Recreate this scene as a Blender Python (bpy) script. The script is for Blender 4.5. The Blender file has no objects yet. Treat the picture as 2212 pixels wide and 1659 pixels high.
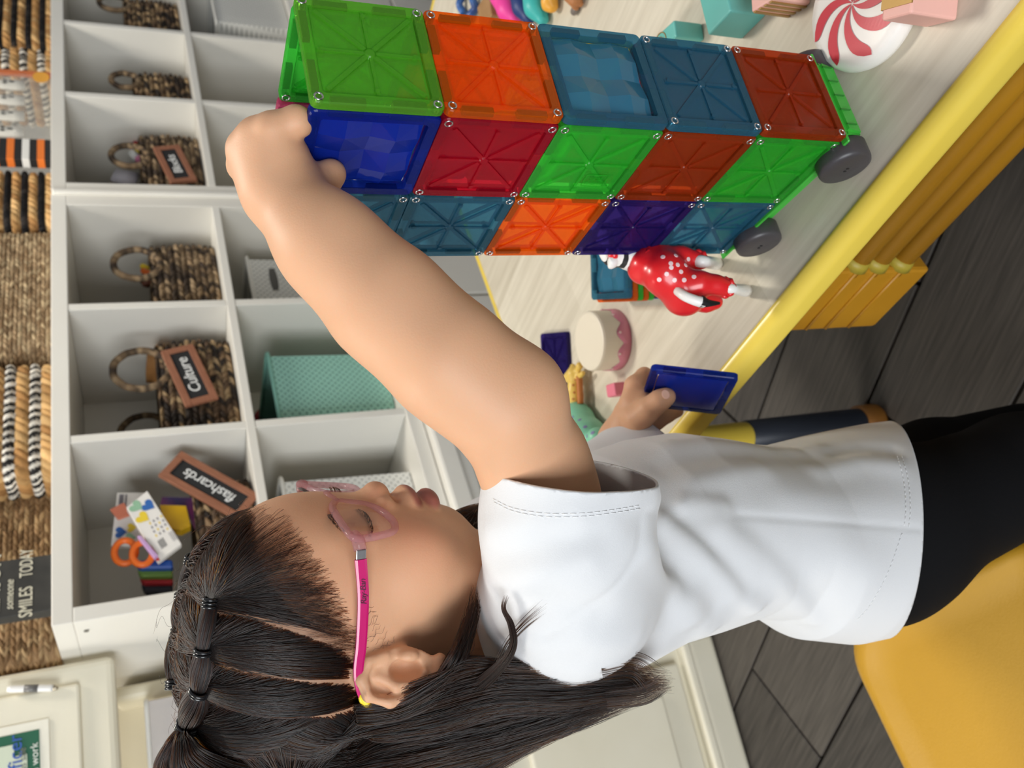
import bpy, bmesh, math, random
import numpy as np
from mathutils import Vector, Matrix
from mathutils.bvhtree import BVHTree

# ------------------------------------------------------------------ camera
random.seed(7); rng = np.random.default_rng(7)
sc = bpy.context.scene
col = sc.collection
F = 1807.35                                  # focal length in pixels of the 2212 px wide frame
CM = np.array([[-0.07582147,-0.99712141,0.],[-0.40283909,0.03063203,0.91475808],[-0.91212487,0.0693583,-0.40400204]])
H = 1.02                                     # lens height above the floor
CP = np.array([0., 0., H])
cam = bpy.data.cameras.new('camera'); camo = bpy.data.objects.new('camera', cam); col.objects.link(camo)
cam.sensor_fit = 'HORIZONTAL'; cam.sensor_width = 36.0; cam.lens = F/2212*36.0
cam.clip_start = 0.02; cam.clip_end = 50
cam.dof.use_dof = True; cam.dof.focus_distance = 0.50; cam.dof.aperture_fstop = 11.0
m = Matrix.Identity(4)
for r in range(3):
    m[r][0], m[r][1], m[r][2] = CM[r, 0], -CM[r, 1], -CM[r, 2]
m[2][3] = H
camo.matrix_world = m
sc.camera = camo
vs = sc.view_settings
vs.view_transform = 'Standard'; vs.look = 'None'; vs.gamma = 1.0; vs.use_curve_mapping = False
vs.exposure = 0.0
sc.cycles.transparent_max_bounces = 14
sc.cycles.max_bounces = 6
sc.cycles.use_adaptive_sampling = True; sc.cycles.adaptive_threshold = .04; sc.cycles.adaptive_min_samples = 12

# ------------------------------------------------------------------ world and lights
w = bpy.data.worlds.new('world'); sc.world = w; w.use_nodes = True
w.node_tree.nodes['Background'].inputs[0].default_value = (0.95, 0.97, 1.0, 1)
w.node_tree.nodes['Background'].inputs[1].default_value = 0.32

def area(name, loc, target, sx, sy, power, color):
    l = bpy.data.lights.new(name, 'AREA'); l.shape = 'RECTANGLE'; l.size = sx; l.size_y = sy
    l.energy = power; l.color = color
    o = bpy.data.objects.new(name, l); col.objects.link(o); o.location = loc
    d = Vector(target) - Vector(loc)
    o.rotation_euler = d.to_track_quat('-Z', 'Y').to_euler()
    return o
area('window_light', (-1.55, -2.1, 1.5), (0.0, 1.1, 0.8), 1.9, 1.5, 96, (0.93, 0.97, 1.0))
area('ceiling_panel_far', (0.55, 1.35, 2.45), (0.45, 1.2, 0.0), 0.35, 0.35, 24, (1.0, 0.94, 0.84))
area('ceiling_panel_side', (-1.3, 0.9, 2.45), (-1.2, 0.9, 0.0), 0.5, 0.5, 22, (1.0, 0.95, 0.86))

# ------------------------------------------------------------------ helpers
def ray(x, y): return CM @ np.array([(x-1106)/F, (y-829.5)/F, 1.])
def P(x, y, dep): return CP + ray(x, y)*dep
def onz(x, y, z):
    r = ray(x, y); return CP + r*((z-H)/r[2])
def onplane(x, y, p0, n):
    r = ray(x, y); return CP + r*(np.dot(np.asarray(p0)-CP, n)/np.dot(r, n))
def proj(p):
    c = CM.T @ (np.asarray(p, float)-CP); return np.array([1106+F*c[0]/c[2], 829.5+F*c[1]/c[2], c[2]])

def lin(c):
    c = np.asarray(c, float)/255.
    return tuple(np.where(c <= .04045, c/12.92, ((c+.055)/1.055)**2.4))+(1.,)

MATS = {}
def mat(name, rgb, rough=.5, metal=0., spec=.5, rgb2=None, scale=8., stretch=(1,1,1), bump=0., bscale=60., detail=4., coat=0., sub=0., sheen=0., ramp=(.35,.65), trans=0., coords='Object'):
    if name in MATS: return MATS[name]
    M_ = bpy.data.materials.new(name); M_.use_nodes = True
    nt = M_.node_tree; b = nt.nodes['Principled BSDF']
    b.inputs['Base Color'].default_value = lin(rgb); b.inputs['Roughness'].default_value = rough
    b.inputs['Metallic'].default_value = metal; b.inputs['Specular IOR Level'].default_value = spec
    b.inputs['Coat Weight'].default_value = coat
    b.inputs['Transmission Weight'].default_value = trans
    if sub:
        b.inputs['Subsurface Weight'].default_value = sub
        b.inputs['Subsurface Radius'].default_value = (.012, .005, .003); b.inputs['Subsurface Scale'].default_value = .35
    if sheen: b.inputs['Sheen Weight'].default_value = sheen
    if rgb2 is not None or bump:
        tc = nt.nodes.new('ShaderNodeTexCoord'); mp = nt.nodes.new('ShaderNodeMapping')
        mp.inputs['Scale'].default_value = stretch
        nt.links.new(tc.outputs[coords], mp.inputs['Vector'])
    if rgb2 is not None:
        n = nt.nodes.new('ShaderNodeTexNoise'); n.inputs['Scale'].default_value = scale; n.inputs['Detail'].default_value = detail
        nt.links.new(mp.outputs[0], n.inputs['Vector'])
        cr = nt.nodes.new('ShaderNodeValToRGB')
        cr.color_ramp.elements[0].position = ramp[0]; cr.color_ramp.elements[1].position = ramp[1]
        cr.color_ramp.elements[0].color = lin(rgb); cr.color_ramp.elements[1].color = lin(rgb2)
        nt.links.new(n.outputs['Fac'], cr.inputs[0]); nt.links.new(cr.outputs[0], b.inputs['Base Color'])
    if bump:
        n2 = nt.nodes.new('ShaderNodeTexNoise'); n2.inputs['Scale'].default_value = bscale; n2.inputs['Detail'].default_value = 3
        nt.links.new(mp.outputs[0], n2.inputs['Vector'])
        bp = nt.nodes.new('ShaderNodeBump'); bp.inputs['Strength'].default_value = bump; bp.inputs['Distance'].default_value = .002
        nt.links.new(n2.outputs['Fac'], bp.inputs['Height']); nt.links.new(bp.outputs[0], b.inputs['Normal'])
    MATS[name] = M_
    return M_

def vcol_mat(name, rough=.7, spec=.3, sub=0., bump=0., bscale=400., coat=0.):
    """material coloured by the mesh's own 'tint' attribute"""
    if name in MATS: return MATS[name]
    M_ = mat(name, (200,200,200), rough=rough, spec=spec, sub=sub, bump=bump, bscale=bscale, coat=coat)
    nt = M_.node_tree; a = nt.nodes.new('ShaderNodeVertexColor'); a.layer_name = 'tint'
    nt.links.new(a.outputs['Color'], nt.nodes['Principled BSDF'].inputs['Base Color'])
    return M_

def clear_plastic(name, rgb, clear=.72, rough=.12):
    """tinted see-through plastic"""
    if name in MATS: return MATS[name]
    M_ = bpy.data.materials.new(name); M_.use_nodes = True; nt = M_.node_tree
    b = nt.nodes['Principled BSDF']; out = nt.nodes['Material Output']
    c = lin(rgb)
    b.inputs['Base Color'].default_value = c; b.inputs['Roughness'].default_value = rough
    n = nt.nodes.new('ShaderNodeTexNoise'); n.inputs['Scale'].default_value = 35; n.inputs['Detail'].default_value = 6
    mr = nt.nodes.new('ShaderNodeMapRange'); mr.inputs['To Min'].default_value = rough; mr.inputs['To Max'].default_value = rough+.18
    tc = nt.nodes.new('ShaderNodeTexCoord'); nt.links.new(tc.outputs['Object'], n.inputs['Vector'])
    nt.links.new(n.outputs['Fac'], mr.inputs['Value']); nt.links.new(mr.outputs[0], b.inputs['Roughness'])
    t = nt.nodes.new('ShaderNodeBsdfTransparent')
    t.inputs['Color'].default_value = tuple(min(1, (v**.5)*.93+.02) for v in c[:3])+(1,)
    mx = nt.nodes.new('ShaderNodeMixShader'); mx.inputs[0].default_value = clear
    nt.links.new(b.outputs[0], mx.inputs[1]); nt.links.new(t.outputs[0], mx.inputs[2]); nt.links.new(mx.outputs[0], out.inputs[0])
    MATS[name] = M_
    return M_

def tag(o, label=None, cat=None, group=None, kind=None):
    if label: o['label'] = label
    if cat: o['category'] = cat
    if group: o['group'] = group
    if kind: o['kind'] = kind
    return o

def link(name, data, parent=None, mtx=None):
    o = bpy.data.objects.new(name, data); col.objects.link(o)
    if parent is not None: o.parent = parent
    if mtx is not None: o.matrix_local = mtx
    return o

def frame(origin, ex, ey, ez=(0,0,1)):
    M_ = Matrix.Identity(4)
    for r in range(3):
        M_[r][0], M_[r][1], M_[r][2], M_[r][3] = ex[r], ey[r], ez[r], origin[r]
    return M_

def empty(name, mtx):
    o = bpy.data.objects.new(name, None); o.empty_display_size = .02; col.objects.link(o); o.matrix_world = mtx
    return o

def mesh(name, verts, faces, material=None, smooth=False):
    me = bpy.data.meshes.new(name); me.from_pydata([tuple(map(float, v)) for v in verts], [], [tuple(int(i) for i in f) for f in faces])
    if material: me.materials.append(material)
    if smooth: me.polygons.foreach_set('use_smooth', [True]*len(me.polygons))
    me.update()
    return me

def mobj(name, verts, faces, material, parent=None, mtx=None, smooth=False):
    return link(name, mesh(name, verts, faces, material, smooth), parent, mtx)

def bm_mesh(name, bm, material, smooth=False):
    me = bpy.data.meshes.new(name); bm.to_mesh(me); bm.free()
    me.materials.append(material)
    if smooth: me.polygons.foreach_set('use_smooth', [True]*len(me.polygons))
    return me

def add_box(bm, c, s, rot=None):
    r = bmesh.ops.create_cube(bm, size=1.)
    M_ = Matrix.Translation(Vector(c)) @ (rot if rot else Matrix.Identity(4)) @ Matrix.Diagonal((s[0], s[1], s[2], 1))
    bmesh.ops.transform(bm, matrix=M_, verts=r['verts'])
    return r['verts']

def rbox_mesh(name, c, s, bev, material, seg=2, smooth=False, rot=None):
    bm = bmesh.new(); add_box(bm, c, s, rot)
    if bev: bmesh.ops.bevel(bm, geom=list(bm.edges), offset=bev, segments=seg, profile=.5, affect='EDGES')
    return bm_mesh(name, bm, material, smooth)

def rbox(name, c, s, bev, material, parent=None, seg=2, smooth=False, rot=None):
    """a bevelled block that keeps its own origin at its centre"""
    M_ = Matrix.Translation(Vector(c)) @ (rot if rot else Matrix.Identity(4))
    o = link(name, rbox_mesh(name, (0,0,0), s, bev, material, seg, smooth), parent)
    if parent is None: o.matrix_world = M_
    else: o.matrix_local = M_
    return o

def lathe(profile, n=32, axis='z'):
    """verts, faces of a surface of revolution; profile = [(r, z), ...]"""
    v, f = [], []
    k = len(profile)
    for i in range(n):
        a = 2*math.pi*i/n
        for r, z in profile: v.append((r*math.cos(a), r*math.sin(a), z))
    for i in range(n):
        j = (i+1) % n
        for q in range(k-1):
            f.append((i*k+q, j*k+q, j*k+q+1, i*k+q+1))
    if axis == 'y': v = [(x, z, -y) for x, y, z in v]
    if axis == 'x': v = [(z, x, y) for x, y, z in v]
    return v, f

def tube(pts, radii, n=8, closed=False, flat=None):
    """verts, faces of a tube along pts; radii scalar or per point"""
    pts = np.asarray(pts, float); k = len(pts)
    radii = np.broadcast_to(np.asarray(radii, float), (k,))
    if closed: tg = np.roll(pts, -1, 0)-np.roll(pts, 1, 0)
    else: tg = np.gradient(pts, axis=0)
    tg /= np.linalg.norm(tg, axis=1)[:, None]+1e-12
    ref = np.array([0, 0, 1.]) if abs(tg[0][2]) < .9 else np.array([1., 0, 0])
    nrm = []
    u = np.cross(tg[0], ref); u /= np.linalg.norm(u)
    for t in tg:
        u = u-t*np.dot(u, t); u /= np.linalg.norm(u)+1e-12; nrm.append(u.copy())
    nrm = np.array(nrm); bn = np.cross(tg, nrm)
    v, f = [], []
    for i in range(k):
        for j in range(n):
            a = 2*math.pi*j/n
            v.append(pts[i]+radii[i]*(math.cos(a)*nrm[i]+math.sin(a)*bn[i]))
    for i in range(k if closed else k-1):
        i2 = (i+1) % k
        for j in range(n):
            j2 = (j+1) % n
            f.append((i*n+j, i*n+j2, i2*n+j2, i2*n+j))
    if not closed:
        f.append(tuple(range(n))[::-1]); f.append(tuple((k-1)*n+j for j in range(n)))
    return v, f

def spline(pts, n=8, closed=False):
    """Catmull-Rom through pts"""
    p = np.asarray(pts, float)
    if closed: p = np.vstack([p[-1], p, p[0], p[1]])
    else: p = np.vstack([2*p[0]-p[1], p, 2*p[-1]-p[-2]])
    out = []
    for i in range(1, len(p)-2):
        for t in np.linspace(0, 1, n, endpoint=False):
            a, b, c, d = p[i-1], p[i], p[i+1], p[i+2]
            out.append(.5*((2*b)+(c-a)*t+(2*a-5*b+4*c-d)*t*t+(3*b-a-3*c+d)*t**3))
    if not closed: out.append(p[-2])
    return np.array(out)

def join_vf(parts):
    V, Fc = [], []
    for v, f in parts:
        o = len(V); V += list(v); Fc += [tuple(i+o for i in q) for q in f]
    return V, Fc

def text_mesh(name, body, size, material, parent=None, mtx=None, extrude=.0004, shear=0., align='CENTER', spacing=1., xs=1.):
    cu = bpy.data.curves.new(name, 'FONT'); cu.body = body; cu.size = size; cu.extrude = extrude; cu.shear = shear
    cu.align_x = align; cu.align_y = 'CENTER'; cu.space_character = spacing; cu.resolution_u = 3
    o = bpy.data.objects.new(name, cu); col.objects.link(o)
    dg = bpy.context.evaluated_depsgraph_get()
    me = bpy.data.meshes.new_from_object(o.evaluated_get(dg)); me.name = name
    bpy.data.objects.remove(o); bpy.data.curves.remove(cu)
    me.materials.clear(); me.materials.append(material)
    if xs != 1.: me.transform(Matrix.Diagonal((xs, 1, 1, 1)))
    return link(name, me, parent, mtx)

def tint(me, cols):
    """per-vertex colour attribute (linear values)"""
    a = me.color_attributes.new('tint', 'FLOAT_COLOR', 'POINT')
    c = np.ones((len(me.vertices), 4), np.float32); c[:, :3] = np.asarray(cols)[:, :3]
    a.data.foreach_set('color', c.ravel())

# ------------------------------------------------------------------ implicit surfaces
def smin(a, b, k):
    h = np.maximum(k-np.abs(a-b), 0)/k
    return np.minimum(a, b)-h*h*k*.25
def smax(a, b, k): return -smin(-a, -b, k)
def A32(c): return np.asarray(c, np.float32)
def s_ell(p, c, r):
    r = A32(r); q = (p-A32(c))/r; k0 = np.sqrt(np.einsum('ij,ij->i', q, q)); q /= r; k1 = np.sqrt(np.einsum('ij,ij->i', q, q))+np.float32(1e-9)
    return k0*(k0-1)/k1
def s_sph(p, c, r):
    q = p-A32(c); return np.sqrt(np.einsum('ij,ij->i', q, q))-np.float32(r)
def s_cone(p, a, b, r1, r2):
    a = A32(a); ba = A32(b)-a
    pa = p-a
    h = np.clip((pa@ba)/(ba@ba), 0, 1)
    pa -= h[:, None]*ba
    return np.sqrt(np.einsum('ij,ij->i', pa, pa))-(np.float32(r1)+np.float32(r2-r1)*h)
def s_chain(p, pts, rs, k):
    d = None
    for i in range(len(pts)-1):
        e = s_cone(p, pts[i], pts[i+1], rs[i], rs[i+1])
        d = e if d is None else smin(d, e, k)
    return d

def polygonise(fn, lo, hi, h):
    """surface-nets mesh of fn(points)=0, evaluated only near the surface"""
    lo = A32(lo); hi = A32(hi); h = np.float32(h)
    B = 4
    bs0 = 4*B*h
    nb = np.ceil((hi-lo)/bs0).astype(int)
    grid = lambda n: np.stack(np.meshgrid(*[np.arange(k) for k in n], indexing='ij'), -1).reshape(-1, 3)
    g = grid(nb)
    g = g[np.abs(fn((lo+(g+.5)*bs0).astype(np.float32))) < bs0*1.0]
    sub = grid((4, 4, 4))
    g = (g[:, None, :]*4+sub[None]).reshape(-1, 3)
    act = g[np.abs(fn((lo+(g+.5)*(B*h)).astype(np.float32))) < B*h*1.05]
    off = grid((B+1,)*3)
    N = (nb*4*B+2).astype(np.int64)
    vals = np.empty((len(act), (B+1)**3), np.float32)
    for s in range(0, len(act), 1500):
        a = act[s:s+1500]
        pts = (lo+((a[:, None, :]*B+off[None]).reshape(-1, 3))*h).astype(np.float32)
        vals[s:s+1500] = fn(pts).reshape(len(a), -1)
    V = vals.reshape(-1, B+1, B+1, B+1)
    ins = V < 0
    c8 = [(i, j, k) for i in (0, 1) for j in (0, 1) for k in (0, 1)]
    sl = lambda A, o: A[:, o[0]:o[0]+B, o[1]:o[1]+B, o[2]:o[2]+B]
    cnt = sum(sl(ins, o).astype(np.int8) for o in c8)
    bi, ci, cj, ck = np.nonzero((cnt > 0) & (cnt < 8))
    corner = np.stack([V[bi, ci+o[0], cj+o[1], ck+o[2]] for o in c8], 1).astype(float)
    acc = np.zeros((len(bi), 3)); n = np.zeros(len(bi))
    for i, o in enumerate(c8):
        for ax in range(3):
            if o[ax] == 0:
                o2 = list(o); o2[ax] = 1; j = c8.index(tuple(o2))
                va, vb = corner[:, i], corner[:, j]
                cr = (va < 0) != (vb < 0)
                t = np.where(cr, va/np.where(cr, va-vb, 1), 0)
                pt = np.tile(np.array(o, float), (len(bi), 1)); pt[:, ax] += t
                acc += pt*cr[:, None]; n += cr
    cell = act[bi]*B+np.stack([ci, cj, ck], 1)
    verts = (lo+(cell+acc/n[:, None])*h).astype(np.float32)
    key = (cell[:, 0]*N[1]+cell[:, 1])*N[2]+cell[:, 2]
    order = np.argsort(key); ks = key[order]
    def find(cc):
        k = (cc[:, 0]*N[1]+cc[:, 1])*N[2]+cc[:, 2]
        q = np.clip(np.searchsorted(ks, k), 0, len(ks)-1)
        return np.where(ks[q] == k, order[q], -1)
    quads = []
    for ax in range(3):
        o = [0, 0, 0]; o[ax] = 1
        A = sl(ins, (0, 0, 0)); Bv = sl(ins, o)
        b2, i2, j2, k2 = np.nonzero(A != Bv)
        c = act[b2]*B+np.stack([i2, j2, k2], 1)
        sgn = A[b2, i2, j2, k2]
        u, v = [x for x in range(3) if x != ax]
        eu = np.zeros(3, int); eu[u] = 1; ev = np.zeros(3, int); ev[v] = 1
        q = np.stack([find(c-eu-ev), find(c-ev), find(c), find(c-eu)], 1)
        flip = sgn if ax != 1 else ~sgn
        q[~flip] = q[~flip][:, ::-1]
        quads.append(q[(q >= 0).all(1)])
    quads = np.vstack(quads)
    e = h*np.float32(.5); I3 = np.eye(3, dtype=np.float32)*e            # pull onto the surface
    dd = fn(verts)
    gx = np.stack([fn(verts+I3[i])-dd for i in range(3)], 1)/e
    verts = verts-gx*(np.clip(dd, -h, h)/np.maximum((gx*gx).sum(1), .2))[:, None]
    return verts.astype(np.float32), quads

def np_mesh(name, verts, quads, material, smooth=True):
    me = bpy.data.meshes.new(name)
    me.vertices.add(len(verts)); me.vertices.foreach_set('co', np.asarray(verts, np.float32).ravel())
    k = quads.shape[1]
    me.loops.add(len(quads)*k); me.loops.foreach_set('vertex_index', quads.astype(np.int32).ravel())
    me.polygons.add(len(quads)); me.polygons.foreach_set('loop_start', np.arange(0, len(quads)*k, k, dtype=np.int32))
    me.update(calc_edges=True); me.validate()
    if smooth: me.polygons.foreach_set('use_smooth', np.ones(len(me.polygons), bool))
    if material: me.materials.append(material)
    return me

# ================================================================== SETTING
WHITE = mat('white_laminate', (226,222,212), rough=.42, rgb2=(232,229,220), scale=3, bump=.03, bscale=120)
CREAM = mat('cream_plastic', (226,219,196), rough=.38, rgb2=(232,226,206), scale=4, bump=.05, bscale=300)
SY = .6379
SH = np.array([math.cos(SY), math.sin(SY), 0]); SB = np.array([-SH[1], SH[0], 0])     # along the shelf, into the shelf
SO = np.array([-.0357, 1.5666, 0.])

def floor_mat():
    M_ = bpy.data.materials.new('dark_plank_floor'); M_.use_nodes = True; nt = M_.node_tree; b = nt.nodes['Principled BSDF']
    tc = nt.nodes.new('ShaderNodeTexCoord'); mp = nt.nodes.new('ShaderNodeMapping'); mp.inputs['Scale'].default_value = (3., 60., 1.)
    n = nt.nodes.new('ShaderNodeTexNoise'); n.inputs['Scale'].default_value = 3.; n.inputs['Detail'].default_value = 6
    oi = nt.nodes.new('ShaderNodeObjectInfo'); add = nt.nodes.new('ShaderNodeMath'); add.operation = 'ADD'
    ml = nt.nodes.new('ShaderNodeMath'); ml.operation = 'MULTIPLY'; ml.inputs[1].default_value = .35
    nt.links.new(oi.outputs['Random'], ml.inputs[0]); nt.links.new(tc.outputs['Object'], mp.inputs[0]); nt.links.new(mp.outputs[0], n.inputs['Vector'])
    nt.links.new(n.outputs['Fac'], add.inputs[0]); nt.links.new(ml.outputs[0], add.inputs[1])
    cr = nt.nodes.new('ShaderNodeValToRGB'); e = cr.color_ramp.elements
    e[0].position = .35; e[0].color = lin((42,38,35)); e[1].position = 1.0; e[1].color = lin((86,80,74))
    nt.links.new(add.outputs[0], cr.inputs[0]); nt.links.new(cr.outputs[0], b.inputs['Base Color'])
    b.inputs['Roughness'].default_value = .5
    return M_
FLOORM = floor_mat()
fl = tag(mobj('floor', [(-2.6,-1.6,-.012),(2.6,-1.6,-.012),(2.6,3.6,-.012),(-2.6,3.6,-.012)], [(0,1,2,3)], mat('grout', (34,31,29), rough=.9)), kind='structure')
# planks, each its own piece, laid in staggered rows
th = math.radians(-33); fx = np.array([math.cos(th), math.sin(th), 0]); fy = np.array([-fx[1], fx[0], 0])
plm = rbox_mesh('plank', (0,0,0), (.595,.195,.012), .0015, FLOORM, seg=1)
npl = 0
for rrow in range(-14, 15):
    for c in range(-5, 6):
        ctr = fx*(c*.6+(rrow % 3)*.2)+fy*(rrow*.2)+np.array([-.1, 1.1, -.006])
        if not (-1.5 < ctr[0] < 1.2 and .1 < ctr[1] < 2.4): continue
        o = link('plank', plm, fl, frame(ctr, fx, fy)); npl += 1

# wall behind the shelf
wallp = SO+SB*.95
tag(mobj('wall_back', [tuple(wallp+SH*s+np.array([0,0,z])) for s, z in ((-2.6,0),(2.8,0),(2.8,2.6),(-2.6,2.6))], [(0,1,2,3)], mat('wall_paint', (214,208,196), rough=.8, bump=.05, bscale=200)), kind='structure')

# ------------------------------------------------------------------ cube shelf units
def shelf_unit(label, s0, s1, dividers, left_wide, right_wide):
    root = empty('cube_shelf', frame(SO+SH*s0, SH, SB)); tag(root, label, 'shelf')
    L = s1-s0; D = .30; t = .016
    zt, zm, zb = 1.134, .846, .558
    def bx(name, x0, x1, y0, y1, z0, z1, bev=.0015): return rbox(name, ((x0+x1)/2,(y0+y1)/2,(z0+z1)/2), (x1-x0, y1-y0, z1-z0), bev, WHITE, root)
    bx('top_panel', 0, L, 0, D, zt, 1.162)
    bx('back_panel', .01, L-.01, D-.008, D, .5, zt)
    bx('side_panel', 0, left_wide, 0, D, 0, zt); bx('side_panel', L-right_wide, L, 0, D, 0, zt)
    xs = [left_wide]+[d-s0 for d in dividers]+[L-right_wide]
    for d in dividers:
        x = d-s0
        bx('divider', x-t/2, x+t/2, .001, D-.008, zm+t/2, zt); bx('divider', x-t/2, x+t/2, .001, D-.008, zb, zm-t/2)
    bx('middle_shelf', left_wide, L-right_wide, 0, D-.008, zm-t/2, zm+t/2)
    bx('bottom_shelf', left_wide, L-right_wide, -.002, D-.008, .53, zb)
    bx('base_moulding', -.004, L+.004, -.026, .02, .487, .528, .006)
    bx('base_moulding', -.002, L+.002, -.012, .02, .462, .487, .004)
    for i in range(len(xs)-1):
        dr = bx('drawer_front', xs[i]+.004, xs[i+1]-.004, -.004, .014, .235, .458, .003)
        v, f = lathe([(0,0),(.008,0),(.008,.008),(.0155,.014),(.018,.021),(.015,.027),(.006,.030),(0,.030)], 24, 'y')
        kn = mobj('knob', [(a, -b, c) for a, b, c in v], [q[::-1] for q in f], WHITE, dr, Matrix.Translation((0,-.009,.058)), True)
        bx('drawer_front', xs[i]+.004, xs[i+1]-.004, -.004, .014, .02, .228, .003)
    if right_wide > .02 and s0 < 0:
        bx('edge_bead', L-.004, L+.010, -.008, .012, 0, 1.160, .004)
    for z_, y_ in ((1.12, .035), (.96, .10), (.60, .06)):
        v, f = lathe([(0,0),(.0035,0),(.0035,.0012),(0,.0012)], 12, 'x')
        mobj('screw_cap', [(-a, b, c) for a, b, c in v], [q[::-1] for q in f], mat('screw_cap', (120,116,108), rough=.4, metal=.4), root, Matrix.Translation((-.0004, y_, z_)))
    return root
shelf_unit('white cube shelf on the girl\'s side holding the Culture and flashcard baskets', -.324, .618, (0, .3), .024, .034)
shelf_unit('white cube shelf behind the tile tower holding the Blocks basket', .630, 1.60, (.9686, 1.2686), .024, .024)
def shp(s, b, z): return SO+SH*s+SB*b+np.array([0, 0, z])
def s_of(x, y, off):
    q = onplane(x, y, SO+SB*off, SB); return float((q-SO)@SH), float(q[2])

# ------------------------------------------------------------------ woven baskets
WOVEN = vcol_mat('woven_fibre', rough=.8, spec=.2, bump=.35, bscale=500)
def rr_loop(hw, hd, r, step):
    """points and outward normals of a rounded rectangle, with arc length"""
    pts = []
    for cx, cy, a0 in ((hw-r,-hd+r,-90),(hw-r,hd-r,0),(-hw+r,hd-r,90),(-hw+r,-hd+r,180)):
        for a in np.linspace(a0, a0+90, 9): pts.append((cx+r*math.cos(math.radians(a)), cy+r*math.sin(math.radians(a))))
    pts = np.array(pts+[pts[0]]); d = np.r_[0, np.cumsum(np.linalg.norm(np.diff(pts, axis=0), axis=1))]
    n = max(24, int(d[-1]/step)); u = np.linspace(0, d[-1], n, endpoint=False)
    q = np.stack([np.interp(u, d, pts[:, 0]), np.interp(u, d, pts[:, 1])], 1)
    tg = np.roll(q, -1, 0)-np.roll(q, 1, 0); tg /= np.linalg.norm(tg, axis=1)[:, None]
    return q, np.stack([tg[:, 1], -tg[:, 0]], 1), u
def h2(i, j): return np.modf(np.abs(np.sin(i*127.1+j*311.7+5.3)*43758.5453))[0]
def woven_body(name, hw, hd, hh, r, rows, parent, belly=0., rim=None, slant=.9, step=.0022, per=6):
    """rows: repeated list of (row height, lump length, colours, amplitude); a relief of separate strands with its own colours"""
    q, nn_, u = rr_loop(hw, hd, r, step)
    V, C = [], []
    z = 0.; ri = 0; rings = 0
    while z < hh-1e-6:
        rh, ll, cols, amp = rows[ri % len(rows)]
        rh = min(rh, hh-z)
        for k in range(per):
            t = k/per
            x = u/ll+(ri % 2)*.5+.37*math.sin(ri*2.3)+slant*(t-.5)*(1 if ri % 2 else -1)
            x = x+.16*np.sin(x*1.7+ri*1.3); li = np.floor(x); fu = x-li
            prof = np.sqrt(np.clip(1-(2*t-1)**2, 0, 1))*.85+.15
            lump = np.sqrt(np.clip(1-(2*fu-1)**2, 0, 1))
            hgt = amp*(prof*(.10+.90*lump)*(.75+.5*h2(li+4, ri+8))-.5)
            pick = (h2(li, ri)*len(cols)).astype(int) % len(cols) if cols is not MIX else np.where(li % 2 == 0, 0, 2)
            cc = np.array([lin(c)[:3] for c in cols])[pick]*(.75+.5*h2(li+9, ri+3))[:, None]
            zz = z+rh*t
            bl = 1+belly*math.sin(math.pi*min(1, zz/hh*.95+.05))
            V.append(np.c_[q*bl+nn_*hgt[:, None], np.full(len(u), zz)]); C.append(cc)
            rings += 1
        z += rh; ri += 1
    V = np.vstack(V); C = np.vstack(C); n = len(u)
    fc = [(a*n+i, a*n+(i+1) % n, (a+1)*n+(i+1) % n, (a+1)*n+i) for a in range(rings-1) for i in range(n)]
    # inner wall and floor
    o = len(V); qi = q-nn_*.006
    V = np.vstack([V, np.c_[qi, np.full(n, hh)], np.c_[qi*.97, np.full(n, .008)], [[0, 0, .008]], [[0, 0, 0.]]])
    C = np.vstack([C, np.tile(np.array(lin((86,70,52))[:3]), (2*n+2, 1))])
    for i in range(n):
        j = (i+1) % n
        fc += [((rings-1)*n+i, (rings-1)*n+j, o+j, o+i), (o+i, o+j, o+n+j, o+n+i), (o+n+i, o+n+j, o+2*n), (j, i, o+2*n+1)]
    ob = mobj(name, V, fc, WOVEN, parent, smooth=True); tint(ob.data, C)
    return ob
def wrapped_ring(name, pts, r, cols, parent, closed=True, wrap=.006):
    pts = np.asarray(pts); v, f = tube(pts, r, 10, closed)
    v = np.array(v); k = len(pts)
    d = np.r_[0, np.cumsum(np.linalg.norm(np.diff(pts, axis=0), axis=1))]
    w_ = np.repeat(d/wrap, 10)+np.tile(np.arange(10)/10., k)
    cen = np.repeat(pts, 10, 0); v = cen+(v-cen)*(1+.18*np.abs(np.sin(np.pi*w_)))[:, None]
    ob = mobj(name, v, f, WOVEN, parent, smooth=True)
    pick = (h2(np.floor(w_), 3)*len(cols)).astype(int) % len(cols)
    tint(ob.data, np.array([lin(c)[:3] for c in cols])[pick])
    return ob
BRN = [(72,60,48),(104,86,66),(132,110,84),(60,50,42),(148,126,98)]
DRK = [(58,48,40),(88,70,54),(128,104,78),(46,40,36),(150,126,94)]
NAT = [(176,134,84),(190,150,98),(160,118,72),(200,162,110)]
BLK = [(34,32,32),(28,27,28),(48,44,42)]
MIX = [(34,32,32),(30,29,30),(222,216,204),(212,206,196)]
SEA = [(150,126,96),(168,144,112),(130,106,78),(182,160,126)]
WIK = [(146,116,82),(164,132,96),(124,96,66),(180,150,110)]

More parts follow.
